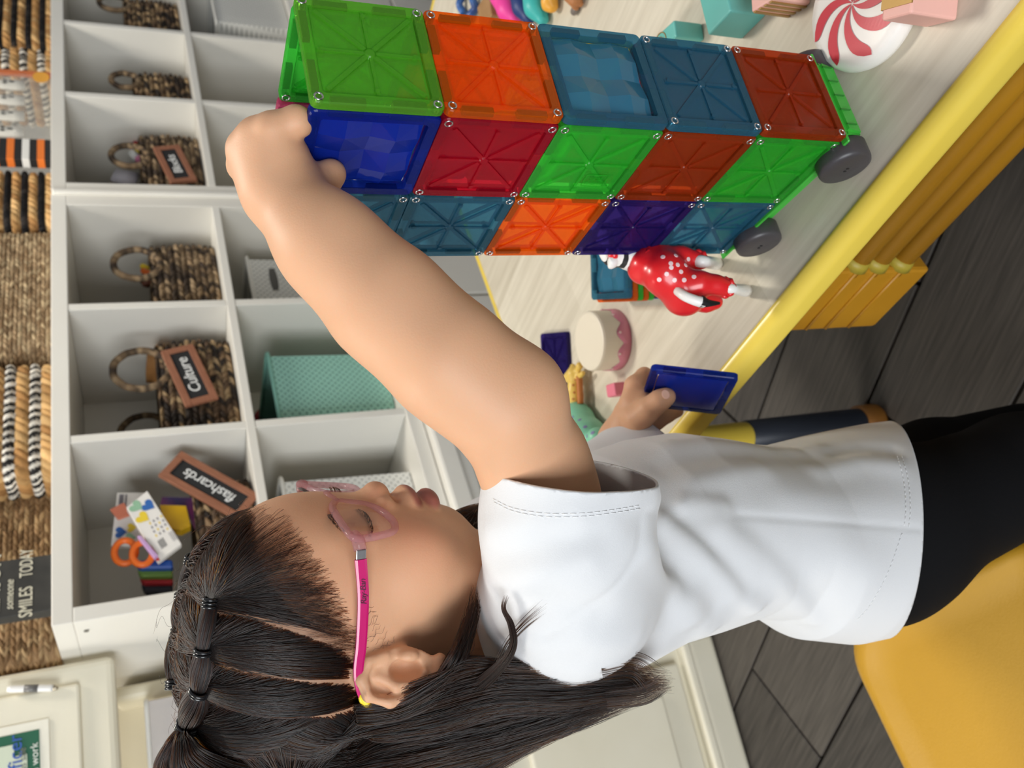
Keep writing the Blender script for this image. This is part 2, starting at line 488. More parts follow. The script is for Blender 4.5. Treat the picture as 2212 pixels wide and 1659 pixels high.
def small_basket(label, y0, y1, xtop, z0, rows, face_y=None, handle=True, depth=.085, back=.05, turn=0., hr=.034, hside=0.5):
    """little handled basket in a cubby; y0..y1 its pixel span, xtop the pixel row of its rim"""
    sa, _ = s_of(430, y1, back); sb_, _ = s_of(430, y0, back); s = (sa+sb_)/2; hw = abs(sb_-sa)/2
    cl = [(-.30,-.008),(.008,.292),(.308,.584),(.654,.9606),(.9766,1.2606),(1.2766,1.576)]
    lo_, hi_ = min(cl, key=lambda q: abs((q[0]+q[1])/2-s)); sa, sb_ = max(sa, lo_+.012), min(sb_, hi_-.012); s = (sa+sb_)/2; hw = abs(sb_-sa)/2
    _, zr = s_of(xtop, (y0+y1)/2, back); hh = zr-z0
    root = empty('woven_basket', frame(shp(s, back+depth, z0), SH*math.cos(turn)+SB*math.sin(turn), SB*math.cos(turn)-SH*math.sin(turn)))
    tag(root, label, 'basket', 'small handled baskets in the top cubbies')
    woven_body('woven_body', hw, depth, hh, min(hw, depth)*.55, rows, root, belly=.05)
    if handle:
        for sgn in (-1, 1):
            pts = [(hr*math.cos(a)+hw*(hside-.5), sgn*(depth+.004), hh+hr*.55+hr*1.05*math.sin(a)) for a in np.linspace(0, 2*math.pi, 40, endpoint=False)]
            wrapped_ring('handle', pts, .0062, BRN, root)
    return root, hw, hh, depth
CHK = [(.0120,.0130,BRN,.010)]
CHD = [(.0120,.0135,DRK,.011)]
Z1 = .855
TAGW = mat('tag_wood', (136,86,62), rough=.7, rgb2=(152,100,74), scale=40, stretch=(1,8,1)); SLATE = mat('chalkboard', (30,30,31), rough=.7); CHALK = mat('chalk_ink', (235,235,232), rough=.9)
def name_tag(label, body, c, L, W, ang, parent_frame, size, tilt=.0):
    """small wooden frame tag with a chalkboard insert; hangs on a basket"""
    root = empty('name_tag', parent_frame @ Matrix.Translation(Vector(c)) @ Matrix.Rotation(math.radians(90)+tilt, 4, 'X') @ Matrix.Rotation(ang, 4, 'Z'))
    tag(root, label, 'tag')
    b_ = .0125
    rbox('slate', (0,0,0), (L-2*b_+.002, W-2*b_+.002, .005), .0004, SLATE, root)
    rbox('frame_bar', (0,W/2-b_/2,.001), (L, b_, .008), .0008, TAGW, root); rbox('frame_bar', (0,-W/2+b_/2,.001), (L, b_, .008), .0008, TAGW, root)
    rbox('frame_bar', (L/2-b_/2,0,.001), (b_, W-2*b_, .008), .0008, TAGW, root); rbox('frame_bar', (-L/2+b_/2,0,.001), (b_, W-2*b_, .008), .0008, TAGW, root)
    text_mesh('lettering', body, size, CHALK, root, Matrix.Translation((0,0,.0028)), extrude=.0003, shear=.12, spacing=.95)
    return root

def px_slab(name, corners, off, thick, material, parent=None, bev=.0006):
    """a real slab standing in the shelf: outline given where it meets the plane `off` behind the shelf front, with thickness"""
    pts = [onplane(x, y, SO+SB*off, SB) for x, y in corners]
    c = sum(pts)/len(pts)
    loc = [np.array([(p-c)@SH, 0, (p-c)[2]]) for p in pts]
    n = len(loc)
    bm = bmesh.new()
    fr = [bm.verts.new(Vector(p)) for p in loc]; bk = [bm.verts.new(Vector(p+np.array([0, thick, 0]))) for p in loc]
    bm.faces.new(fr); bm.faces.new(bk[::-1])
    for i in range(n): bm.faces.new((fr[i], bk[i], bk[(i+1) % n], fr[(i+1) % n]))
    bmesh.ops.recalc_face_normals(bm, faces=list(bm.faces))
    if bev: bmesh.ops.bevel(bm, geom=list(bm.edges), offset=bev, segments=1, affect='EDGES')
    o = link(name, bm_mesh(name, bm, material), parent)
    if parent is None: o.matrix_world = frame(c, SH, SB)
    else: o.matrix_world = frame(c, SH, SB); o.matrix_parent_inverse = parent.matrix_world.inverted()
    return o

# ------------------------------------------------------------------ baskets in the cubbies
small_basket('dark woven basket in the top cubby nearest the photo edge', 6, 84, 268, Z1, CHD, depth=.08, hr=.036, hside=.9)
small_basket('dark woven basket left of the empty cubby, its handle seen edge on', 158, 240, 288, Z1, CHD, depth=.08, hr=.03, hside=.75)
bk3 = small_basket('woven basket wearing the Blocks tag, full of small toys', 287, 425, 303, Z1, CHK, depth=.085, hr=.037, hside=.62)
bk4 = small_basket('untagged woven basket with a round handle between Blocks and Culture', 518, 668, 324, Z1, CHK, depth=.09, hr=.042, hside=.75)
bk5 = small_basket('dark woven basket wearing the Culture tag', 722, 948, 340, Z1, CHD, depth=.10, hr=.046, hside=.80)
bk6 = small_basket('dark woven basket wearing the flashcard tag', 1030, 1300, 425, Z1, CHD, depth=.10, handle=False)
def sh_frame(): return frame(SO, SH, SB)
def tag_at(label, body, px, off, L, W, deg, size):
    s, z = s_of(px[0], px[1], off)
    return name_tag(label, body, (s, off, z), L, W, math.radians(deg), sh_frame(), size)
tag_at('brown framed chalk tag reading Blocks', 'Blocks', (378,356), .022, .128, .058, 13, .026)
tag_at('brown framed chalk tag reading Culture', 'Culture', (409,811), .030, .138, .060, 14, .029)
tag_at('brown framed chalk tag reading flashcards, tilted steeply', 'flashcards', (452,1050), .026, .158, .060, 48, .027)
# what is in the baskets
def toy(name, label, cat, px, off, r, material, group='small toys in the shelf baskets'):
    s, z = s_of(px[0], px[1], off)
    bm = bmesh.new(); add_box(bm, (0,0,0), (r[0]*2, r[1]*2, r[2]*2), Matrix.Rotation(r[3], 4, 'Y'))
    bmesh.ops.bevel(bm, geom=list(bm.edges), offset=min(r[:3])*.55, segments=3, affect='EDGES')
    o = link(name, bm_mesh(name, bm, material, True)); o.matrix_world = frame(shp(s, off, z), SH, SB)
    return tag(o, label, cat, group)
PLY = mat('yellow_toy', (238,206,40), rough=.35); PLP = mat('pink_toy', (232,140,178), rough=.35); PLW = mat('white_toy', (228,228,222), rough=.4)
PLR = mat('red_toy', (176,36,48), rough=.4); PLO = mat('orange_toy', (238,112,34), rough=.4); PLB = mat('blue_toy', (38,84,170), rough=.35); PLG = mat('green_toy', (110,150,70), rough=.4)
PUR = mat('purple_toy', (120,84,150), rough=.4)
toy('toy_block', 'yellow toy piece in the Blocks basket', 'toy', (300,323), .10, (.016,.012,.010,.5), PLY)
toy('toy_block', 'white toy brick in the Blocks basket', 'toy', (290,338), .10, (.017,.012,.010,-.5), PLW)
toy('toy_block', 'pink bead in the Blocks basket', 'toy', (302,345), .09, (.010,.010,.010,0), PLP)
toy('toy_block', 'dark red toy piece behind the Blocks basket handle', 'toy', (292,318), .13, (.030,.012,.008,.2), PLR)
toy('toy_block', 'grey toy card leaning in the Blocks basket', 'toy', (270,384), .08, (.022,.006,.026,.3), mat('grey_card', (196,192,200), rough=.5))
toy('toy_block', 'orange crayon in the untagged basket', 'toy', (322,590), .10, (.018,.006,.006,-1.0), PLO)
toy('toy_block', 'yellow crayon in the untagged basket', 'toy', (318,580), .12, (.016,.006,.006,-.9), PLY)
toy('toy_block', 'brown toy piece in the untagged basket', 'toy', (320,603), .13, (.020,.012,.012,.4), mat('brown_toy', (110,60,40), rough=.6))
toy('wooden_box', 'amber wooden box standing in the Culture basket', 'box', (352,792), .13, (.048,.03,.03,.1), mat('amber_wood', (170,116,62), rough=.5, rgb2=(190,140,84), scale=20))
WHITEC = mat('card_white', (236,232,226), rough=.45)
def heart_faces(bm, cx, cz, r, y):
    pts = []
    for t in np.linspace(0, 2*math.pi, 22, endpoint=False):
        x = 16*math.sin(t)**3; zz = 13*math.cos(t)-5*math.cos(2*t)-2*math.cos(3*t)-math.cos(4*t)
        pts.append(bm.verts.new((cx+x*r/17, y, cz+zz*r/17)))
    bm.faces.new(pts)
def card_pack(label, corners, off, hearts, ang, extra):
    o = px_slab('card_pack', corners, off, .012, WHITEC); tag(o, label, 'card pack', 'heart card packs in the flashcard basket')
    c = np.array(o.matrix_world.translation)
    def lp(px):
        q = onplane(px[0], px[1], SO+SB*(off-.0006), SB)-c; return float(q@SH), float(q[2])
    for px, r, m_ in hearts:
        bm = bmesh.new(); x, z = lp(px); heart_faces(bm, 0, 0, r, 0)
        bmesh.ops.recalc_face_normals(bm, faces=list(bm.faces))
        h_ = link('heart_print', bm_mesh('heart_print', bm, m_), o, Matrix.Translation((x, -.0006, z)) @ Matrix.Rotation(ang, 4, 'Y'))
    for cs, m_, nm in extra:
        pts = [lp(p) for p in cs]
        mobj(nm, [(x, -.0005, z) for x, z in pts], [(0,1,2,3)], m_, o)
    return o
HB = mat('heart_blue', (52,104,178), rough=.5); HG = mat('heart_green', (150,192,160), rough=.5); HY = mat('heart_yellow', (236,206,60), rough=.5)
INK = mat('print_grey', (120,116,124), rough=.6); REDP = mat('print_red', (196,58,62), rough=.5)
card_pack('white heart card pack lying behind, with a blue and a green heart', [(253,1064),(312,1064),(306,1180),(240,1178)], .075, [((260,1150),.011,HB),((281,1162),.010,HG),((284,1140),.009,HY)], .1,
          [([(258,1068),(268,1068),(266,1090),(256,1090)], INK, 'small_print'), ([(271,1068),(275,1068),(273,1096),(269,1096)], INK, 'small_print')])
def rq(x, y, w_, h_, a):      # small rotated print quad in pixels
    c_, s_ = math.cos(a), math.sin(a)
    return [(x+dx*c_-dy*s_, y+dx*s_+dy*c_) for dx, dy in ((-w_,-h_),(w_,-h_),(w_,h_),(-w_,h_))]
A_ = math.radians(57)
dots = [(rq(330+ (k % 4)*8+(k//4)*4.5-6, 1112+(k//4)*9-(k % 4)*5+18, 2.4, 1.6, A_), INK if k % 3 else HY, 'printed_letter') for k in range(16)]
card_pack('white heart card pack on top, with three hearts, letters and a barcode', [(318,1060),(392,1175),(342,1213),(273,1096)], .030,
          [((294,1094),.012,HG),((320,1092),.012,HB),((308,1118),.012,HY)], .55,
          dots+[(rq(345+k*2.2, 1177-k*1.5, .55, 10, A_-math.pi/2+.05), mat('print_black', (40,38,40), rough=.6), 'barcode_line') for k in range(6)]
          +[(rq(370+k*3, 1160-k*2, .5, 11, A_-math.pi/2), INK, 'small_print') for k in range(4)]
          +[([(325,1175),(335,1190),(346,1211),(338,1212)], REDP, 'red_corner')])
tag(px_slab('flap_card', [(237,1100),(268,1085),(283,1112),(255,1122)], .05, .004, mat('coral_card', (206,120,92), rough=.5)), 'coral coloured card flap between the heart packs', 'card')
tag(px_slab('ruler_book', [(345,1090),(402,1092),(412,1135),(392,1145),(360,1140)], .07, .02, mat('book_yellow', (236,186,36), rough=.45)), 'yellow booklet with a ruler edge in the flashcard basket', 'book')
tag(px_slab('picture_book', [(350,1073),(424,1075),(436,1110),(424,1138),(404,1100),(345,1092)], .10, .02, mat('book_blue', (44,74,140), rough=.45, rgb2=(150,60,120), scale=18)), 'blue and purple picture book behind the yellow booklet', 'book')
def ring_handle(label, px, off, r, m_):
    s, z = s_of(px[0], px[1], off)
    v, f = tube([(r*math.cos(a), 0, r*.75*math.sin(a)) for a in np.linspace(0, 2*math.pi, 24, endpoint=False)], .0055, 8, True)
    o = mobj('scissor_handle', v, f, m_, smooth=True); o.matrix_world = frame(shp(s, off, z), SH, SB)
    return tag(o, label, 'scissors', 'orange scissor handles in the flashcard basket')
ring_handle('orange scissor handle, upper one, under the heart cards', (270,1192), .055, .021, PLO)
ring_handle('orange scissor handle, lower one, against the heart cards', (308,1196), .045, .020, PLO)
tag(px_slab('lilac_marker', [(296,1158),(304,1156),(342,1200),(334,1206)], .024, .008, mat('lilac', (196,160,206), rough=.3)), 'lilac marker tucked under the top heart card pack', 'marker')
for k, (yy, m_, lb) in enumerate([(1218,PLB,'blue toothed clip in the flashcard basket'),(1236,PLG,'olive green clip in the flashcard basket'),(1250,PLR,'dark red clip in the flashcard basket'),(1268,mat('navy_toy', (36,40,52), rough=.5),'black pouch in the flashcard basket')]):
    tag(px_slab('clip', [(292+k*4,yy-9),(372,yy-11),(374,yy+8),(300+k*4,yy+9)], .05+.012*k, .02, m_, bev=.003), lb, 'clip', 'clips in the flashcard basket')

# ------------------------------------------------------------------ perforated bins in the lower cubbies
def perf_mat(name, rgb, dark):
    M_ = mat(name, rgb, rough=.5); nt = M_.node_tree; b = nt.nodes['Principled BSDF']
    tc = nt.nodes.new('ShaderNodeTexCoord'); mp = nt.nodes.new('ShaderNodeMapping'); mp.inputs['Scale'].default_value = (105, 0, 105); mp.inputs['Rotation'].default_value = (0, math.radians(45), 0)
    vo = nt.nodes.new('ShaderNodeTexVoronoi'); vo.inputs['Scale'].default_value = 1.; vo.inputs['Randomness'].default_value = 0.
    nt.links.new(tc.outputs['Object'], mp.inputs[0]); nt.links.new(mp.outputs[0], vo.inputs['Vector'])
    cr = nt.nodes.new('ShaderNodeValToRGB'); cr.color_ramp.elements[0].position = .20; cr.color_ramp.elements[1].position = .30
    cr.color_ramp.elements[0].color = lin(dark); cr.color_ramp.elements[1].color = lin(rgb)
    nt.links.new(vo.outputs['Distance'], cr.inputs[0]); nt.links.new(cr.outputs[0], b.inputs['Base Color'])
    bp = nt.nodes.new('ShaderNodeBump'); bp.inputs['Strength'].default_value = .4; bp.inputs['Distance'].default_value = .002
    nt.links.new(vo.outputs['Distance'], bp.inputs['Height']); nt.links.new(bp.outputs[0], b.inputs['Normal'])
    return M_
PMINT = perf_mat('mint_perforated', (150,200,184), (100,146,132)); PWHT = perf_mat('white_perforated', (222,221,214), (168,168,162))
MINT = mat('mint_plastic', (130,184,168), rough=.45); BWHT = mat('bin_white', (224,222,214), rough=.45)
def bin_(label, y0, y1, xrim, off, z0, pm, rm, slot=False, depth=.24):
    sa, _ = s_of(700, y1, off); sb_, _ = s_of(700, y0, off); s = (sa+sb_)/2; hw = abs(sb_-sa)/2
    cl = [(-.30,-.008),(.008,.292),(.308,.584),(.654,.9606),(.9766,1.2606),(1.2766,1.576)]
    lo_, hi_ = min(cl, key=lambda q: abs((q[0]+q[1])/2-s)); sa, sb_ = max(sa, lo_+.008), min(sb_, hi_-.008); s = (sa+sb_)/2; hw = abs(sb_-sa)/2
    _, zr = s_of(xrim, (y0+y1)/2, off); hh = zr-z0; hd = depth/2
    root = empty('storage_bin', frame(shp(s, off+hd, z0), SH, SB)); tag(root, label, 'storage bin', 'perforated bins in the lower cubbies')
    V, Fc = [], []
    def loop(a, b_, r, z):
        q, _, _ = rr_loop(a, b_, r, 9); return [(x, y, z) for x, y in q]
    lv = [(.93,.012,0.),(.935,.012,.02*hh),(1.,.014,hh*.985)]
    loops = [loop(hw*k, hd*k, r, z) for k, r, z in lv]
    loops += [loop(hw*1.-.003, hd-.003, .012, hh*.985), loop(hw*.93-.003, hd*.93-.003, .01, .004)]
    n = len(loops[0]); V = [p for l in loops for p in l]
    for a in range(len(loops)-1):
        for i in range(n): Fc.append((a*n+i, a*n+(i+1) % n, (a+1)*n+(i+1) % n, (a+1)*n+i))
    V += [(0,0,0),(0,0,.004)]
    for i in range(n): Fc += [((i+1) % n, i, len(V)-2), ((len(loops)-1)*n+i, (len(loops)-1)*n+(i+1) % n, len(V)-1)]
    mobj('bin_wall', V, Fc, pm, root)
    q, _, _ = rr_loop(hw+.001, hd+.001, .014, .008)
    v, f = tube([(x, y, hh) for x, y in q], .0042, 8, True); mobj('rim', v, f, rm, root, smooth=True)
    if slot:
        v = [(.028*math.cos(a)+(.004 if 0 else 0), 0, .009*math.sin(a)) for a in np.linspace(0, 2*math.pi, 20, endpoint=False)]
        v = [(max(-.034, min(.034, x*1.5)), y, z) for x, y, z in v]
        mobj('handle_slot', v, [tuple(range(20))], mat('slot_dark', (92,90,86), rough=.8), root, Matrix.Translation((0, -hd*.985-.0012, hh*.78)))
    return root
bin_('white perforated bin in the lower cubby at the photo edge, behind the green tiles', -50, 70, 460, .02, .56, PWHT, BWHT)
bin_('white perforated bin with a handle slot, beside the raised forearm', 550, 655, 541, .09, .56, PWHT, BWHT, True, depth=.17)
bin_('mint green perforated bin above the crook of the arm', 752, 905, 590, .035, .56, PMINT, MINT)
bin_('white perforated bin beside the pink glasses', 1018, 1215, 622, .06, .56, PWHT, BWHT)
s_, z_ = s_of(590, 870, .20)
v, f = tube([(.045*math.cos(a), 0, .045*math.sin(a)) for a in np.linspace(0, 2*math.pi, 40, endpoint=False)], .008, 10, True)
o = mobj('red_hoop', v, f, mat('hoop_red', (140,34,42), rough=.4), smooth=True); o.matrix_world = frame(shp(s_, .29-.012, .857-.30+.09+.10), SH, SB)
o.matrix_world = frame(shp(s_-.01, .262, z_-.012), SH, SB); tag(o, 'dark red hoop standing in the mint green bin', 'hoop')

# ------------------------------------------------------------------ things on top of the shelf
ZT = 1.162
def top_basket(name, label, y0, y1, rows, off=.035, depth=.12, hh=.17, group=None, r=.03, belly=0., step=.0022):
    sa, _ = s_of(90, y1, off); sb_, _ = s_of(90, y0, off)
    root = empty(name, frame(shp((sa+sb_)/2, off+depth, ZT), SH, SB)); tag(root, label, 'basket', group)
    woven_body('woven_body', (sb_-sa)/2-.003, depth, hh, r, rows, root, belly=belly, step=step)
    q, _, _ = rr_loop((sb_-sa)/2-.004, depth-.002, r, .006)
    wrapped_ring('rim', [(x, y, hh) for x, y in q], .007, rows[0][2], root, True, .012)
    return root
G1 = 'large woven baskets on top of the shelf'
NB = [(.017,.0150,NAT,.010),(.014,.0100,BLK,.010)]
NC = [(.021,.0170,NAT,.011),(.017,.0085,MIX,.011)]
top_basket('striped_basket', 'natural and black striped basket on the shelf top at the photo edge', -160, 92, NB, group=G1)
top_basket('striped_basket', 'narrow basket banded with black and white cord, above the ghost bag', 95, 150, NC, off=.06, depth=.09, group=G1)
top_basket('striped_basket', 'natural and black striped basket between the ghost bag and the seagrass basket', 362, 484, NB, off=.045, group=G1)
top_basket('seagrass_basket', 'grey brown seagrass basket on the shelf top above the untagged basket', 490, 770, [(.0075,.0105,SEA,.006)], off=.05, group=G1)
top_basket('braided_basket', 'honey coloured basket with black and white chain cords above the Culture basket', 775, 1018, NC, off=.03, group=G1)
top_basket('wicker_basket', 'long tan wicker basket behind the black REASON sign', 1024, 1436, [(.0075,.0125,WIK,.006)], off=.11, depth=.085, group=G1)
# black sign with cream lettering
sa, _ = s_of(70, 1322, .015); sb_, _ = s_of(70, 1200, .015)
sg = empty('lettered_sign', frame(shp((sa+sb_)/2, .022, ZT), SH, SB)); tag(sg, 'black block sign with cream lettering about smiles', 'sign')
SW = sb_-sa
rbox('board', (0, .008, .075), (SW, .024, .15), .002, mat('sign_black', (44,43,40), rough=.7, rgb2=(58,56,52), scale=30), sg)
CRM = mat('sign_cream', (214,208,186), rough=.7)
rotx = Matrix.Rotation(math.radians(90), 4, 'X')
for body, x, z, sz, sh_, xs in (('BE', -.022, .112, .024, 0, .9), ('the', .014, .110, .020, .3, .9), ('REASON', .004, .079, .036, 0, .78), ('someone', -.012, .0555, .016, .25, .8), ('SMILES', -.027, .034, .025, 0, .66), ('TODAY', .036, .034, .025, 0, .54)):
    text_mesh('lettering', body, sz, CRM, sg, Matrix.Translation((x, -.0045, z)) @ rotx, extrude=.0006, shear=sh_, xs=xs)
# bag of ghost decorations
sa, _ = s_of(60, 300, .02); sb_, _ = s_of(60, 152, .02); cw = (sb_-sa)
bg = empty('ghost_bag', frame(shp((sa+sb_)/2, .03, ZT), SH, SB)); tag(bg, 'clear bag of white felt ghosts with an orange header', 'bag')
v, f = [], []
nx, nz = 26, 20
for k in (0, 1):
    for i in range(nx):
        for j in range(nz):
            u_, w_ = i/(nx-1)*2-1, j/(nz-1)*2-1
            puff = max(0, (1-u_**4)*(1-w_**4))**.5
            v.append((u_*cw/2, (-1 if k == 0 else 1)*.013*puff+.0012*math.sin(u_*21+w_*9), .0+.15*(w_*.5+.5)))
for k in (0, 1):
    for i in range(nx-1):
        for j in range(nz-1):
            a = k*nx*nz+i*nz+j; q = (a, a+nz, a+nz+1, a+1); f.append(q if k == 0 else q[::-1])
mobj('film', v, f, clear_plastic('bag_film', (238,236,230), clear=.80, rough=.06), bg, smooth=True)
GHO = mat('ghost_felt', (236,234,228), rough=.8); EYE = mat('ghost_eye', (28,28,28), rough=.7)
for k in range(4):
    x = -cw/2+cw*(k+.55)/4.4
    prof = [(0,0),(.016,.0),(.018,.02),(.016,.045),(.012,.058),(.006,.064),(0,.065)]
    vv, ff = lathe(prof, 14); g_ = mobj('ghost', [(a, b*.45, c) for a, b, c in vv], ff, GHO, bg, Matrix.Translation((x, -.002, .055)), True)
    for dx, dz, sx, szz in ((-.005,.040,.0030,.0048),(.005,.040,.0030,.0048),(0,.026,.0028,.0062)):
        vv, ff = lathe([(0,-1),(.5,-.87),(.87,-.5),(1,0),(.87,.5),(.5,.87),(0,1)], 10)
        mobj('eye', [(a*sx, b*.002, c*szz) for a, b, c in vv], ff, EYE, g_, Matrix.Translation((dx, -.0085, dz)), True)
rbox('header', (cw/2-.006, -.004, .075), (.016, .008, .15), .001, mat('header_orange', (206,112,62), rough=.5), bg)
vv, ff = lathe([(0,0),(.5,0),(.5,.03),(0,.03)], 24); mobj('price_label', [(a*.042, -c*.03-.014, b*.034) for a, b, c in vv], ff, mat('label_gold', (232,166,60), rough=.5), bg, Matrix.Translation((cw/2-.03, 0, .022)))
sa2, _ = s_of(60, 346, .02)
rb_ = empty('striped_ribbon', frame(shp((sa+sa2)/2, .03, ZT), SH, SB)); tag(rb_, 'roll of orange black and white striped ribbon beside the ghost bag', 'ribbon')
rw = abs(sa-sa2); cs = [(30,29,29),(230,120,44),(30,29,29),(232,230,224),(30,29,29),(230,120,44),(30,29,29),(230,120,44),(30,29,29),(232,230,224),(30,29,29)]
for k, c in enumerate(cs):
    rbox('stripe', (0, 0, .007+k*.0142), (rw*.96, .022+.001*(k % 2), .0141), .0008, mat('ribbon_%d_%d_%d' % c, c, rough=.6), rb_)

# ------------------------------------------------------------------ cream plastic play unit on the far left
k1 = onz(1530, 1400, .02); KD = np.array([-.930916, -.365234, 0]); KB = np.array([KD[1], -KD[0], 0])*1.
KB = np.array([-.365234, .930916, 0])
def kfr(): return frame(np.array([k1[0], k1[1], 0]), -KD, KB)
# local x points right (towards the shelf), y into the unit
kit = empty('play_unit', kfr()); tag(kit, 'cream moulded plastic play unit standing left of the shelf', 'play furniture')
def kpx(x, y, off=0.):
    p0 = k1+KB*off; q = onplane(x, y, p0, KB); q = q-np.array([k1[0], k1[1], 0]); return float(q@-KD), float(q[2])
def kbox(name, x0, x1, y0, y1, z0, z1, bev, m_=CREAM, par=kit, seg=3): return rbox(name, ((x0+x1)/2,(y0+y1)/2,(z0+z1)/2), (x1-x0, y1-y0, z1-z0), bev, m_, par, seg)
kbox('cabinet', -.75, .03, .012, .34, .06, .52, .01)
kbox('plinth', -.76, .03, .0, .33, .0, .065, .012)
kbox('plinth_bead', -.755, .035, -.012, .05, .066, .086, .006)
kbox('counter', -.76, .045, -.02, .35, .52, .555, .012)
for x0, x1 in ((-.36, -.012), (-.74, -.375)):
    dr = kbox('door', x0, x1, -.004, .016, .10, .50, .006)
    w2 = (x1-x0)/2
    rbox('raised_panel', (0, -.011, .0), ((x1-x0)-.10, .014, .29), .006, CREAM, dr, 3)
    vv, ff = lathe([(0,0),(.006,0),(.006,.003),(0,.003)], 14, 'y'); mobj('finger_hole', [(a, -b, c) for a, b, c in vv], [q[::-1] for q in ff], mat('hole_dark', (40,38,36), rough=.8), dr, Matrix.Translation((w2-.16 if x0 > -.37 else .1, -.0105, -.02)))
bx_, bz_ = kpx(250, 1416); bl_, _ = kpx(262, 1632)
kbox('upright_board', -.75, bx_, -.012, .03, 1.088, 1.50, .012)
pc_, pz_ = kpx(172, 1476, -.012)
rbox('recessed_panel', ((-.72+pc_)/2, -.0145, (pz_+1.47)/2), (pc_+.72, .012, 1.47-pz_), .004, CREAM, kit, 2)
px2, pz2 = kpx(205, 1490, -.012)
kbox('back_wall', -.75, .155, .30, .34, .5, 1.5, .01); kbox('side_wall', .130, .155, .10, .34, .5, 1.10, .01); kbox('side_wall', -.75, -.72, .0, .34, .5, 1.10, .01)
kbox('inner_ledge', -.74, .135, .20, .31, .93, .95, .006)
# marker lying in the groove of the board
mx, mz = kpx(67, 1488, -.02)
mk = empty('whiteboard_marker', kfr() @ Matrix.Translation((mx, -.026, mz)) @ Matrix.Rotation(math.radians(10), 4, 'Y')); tag(mk, 'white whiteboard marker clipped upright on the cream board', 'marker')
MW_ = mat('marker_white', (236,234,230), rough=.3)
vv, ff = lathe([(0,-.03),(.0045,-.03),(.0052,-.026),(.0052,.024),(.0040,.03),(0,.03)], 16); mobj('barrel', vv, ff, MW_, mk, smooth=True)
vv, ff = lathe([(.0055,-.010),(.0056,-.010),(.0056,.008),(.0055,.008)], 16); mobj('label_band', vv, ff, mat('marker_grey', (110,108,106), rough=.4), mk, smooth=True)
vv, ff = lathe([(0,-.037),(.003,-.036),(.0042,-.030),(0,-.030)], 16); mobj('tip_cap', vv, ff, mat('marker_metal', (180,170,150), rough=.3, metal=.8), mk, smooth=True)
# poster card on the board
qx, qz = kpx(85, 1575, -.022)
ps = empty('poster_card', kfr() @ Matrix.Translation((qx, -.022, qz))); tag(ps, 'green bordered poster card about an officer keeping us safe', 'poster')
rbox('clear_sleeve', (-.105, 0, .10), (.235, .002, .225), .0005, mat('sleeve_white', (236,232,216), rough=.15), ps)
rbox('green_border', (-.105, -.0014, .105), (.21, .0012, .21), .0003, mat('poster_green', (44,98,74), rough=.35), ps)
rbox('teal_border', (-.105, -.0018, .150), (.2105, .0012, .09), .0003, mat('poster_teal', (70,140,146), rough=.35), ps)
rbox('picture_area', (-.115, -.0024, .115), (.205, .0012, .20), .008, mat('poster_pale', (206,212,190), rough=.35), ps) if 0 else None
bm = bmesh.new(); add_box(bm, (0,0,0), (.19,.0012,.19)); bmesh.ops.bevel(bm, geom=[e for e in bm.edges if abs((e.verts[0].co-e.verts[1].co).y) > .0005], offset=.016, segments=6, affect='EDGES')
link('picture_area', bm_mesh('picture_area', bm, mat('poster_pale', (206,214,192), rough=.35)), ps, Matrix.Translation((-.109,-.0026,.111)))
BLUT = mat('poster_blue', (58,92,170), rough=.4); GRYT = mat('poster_grey', (120,124,112), rough=.5)
kx, kz = kpx(35, 1640, -.022); 
text_mesh('title', 'Officer', .026, BLUT, ps, Matrix.Translation((kx-qx-.004, -.0036, kz-qz)) @ rotx, extrude=.0002)
kx2, kz2 = kpx(50, 1645, -.022)
text_mesh('caption', 'keeps us safe', .0135, GRYT, ps, Matrix.Translation((kx2-qx-.012, -.0036, kz2-qz)) @ rotx, extrude=.0002, xs=.85)
kx3, kz3 = kpx(83, 1640, -.022)
text_mesh('footer', 'and work', .014, mat('poster_white', (228,232,222), rough=.5), ps, Matrix.Translation((kx3-qx-.004, -.0036, kz3-qz+.004)) @ rotx, extrude=.0002)
# paper bin standing behind the girl's head on the play unit
bnx = kpx(315, 1466, .02)[0]
bxn = empty('paper_bin', kfr() @ Matrix.Translation((min(bnx, .118)-.15, .10, .556)))
tag(bxn, 'clear white bin of crumpled paper behind the ponytail', 'bin')
CLB = clear_plastic('bin_clear', (232,228,226), clear=.55, rough=.1)
hh = kpx(312, 1462, .03)[1]-.556
for nm, c, s in (('bin_wall',(0,-.075,hh/2),(.30,.006,hh)),('bin_wall',(0,.075,hh/2),(.30,.006,hh)),('bin_wall',(.148,0,hh/2),(.006,.15,hh)),('bin_wall',(-.148,0,hh/2),(.006,.15,hh)),('bin_floor',(0,0,.003),(.30,.15,.006))):
    rbox(nm, c, s, .002, CLB if nm == 'bin_wall' else BWHT, bxn)
q_, _, _ = rr_loop(.151, .077, .004, .01); v, f = tube([(x, y, hh) for x, y in q_], .004, 6, True); mobj('bin_rim', v, f, BWHT, bxn, smooth=True)
v, f = [], []
n = 30
for i in range(n):
    for j in range(n):
        a, b = i/(n-1)*2-1, j/(n-1)*2-1
        v.append((a*.138, b*.066, hh-.05+.03*(1-a*a*.6-b*b*.5)+.012*math.sin(a*11+b*7)*math.cos(b*13-a*5)+.008*random.random()))
for i in range(n-1):
    for j in range(n-1): f.append((i*n+j, (i+1)*n+j, (i+1)*n+j+1, i*n+j+1))
mobj('crumpled_paper', v, f, mat('tissue', (240,236,230), rough=.9), bxn)

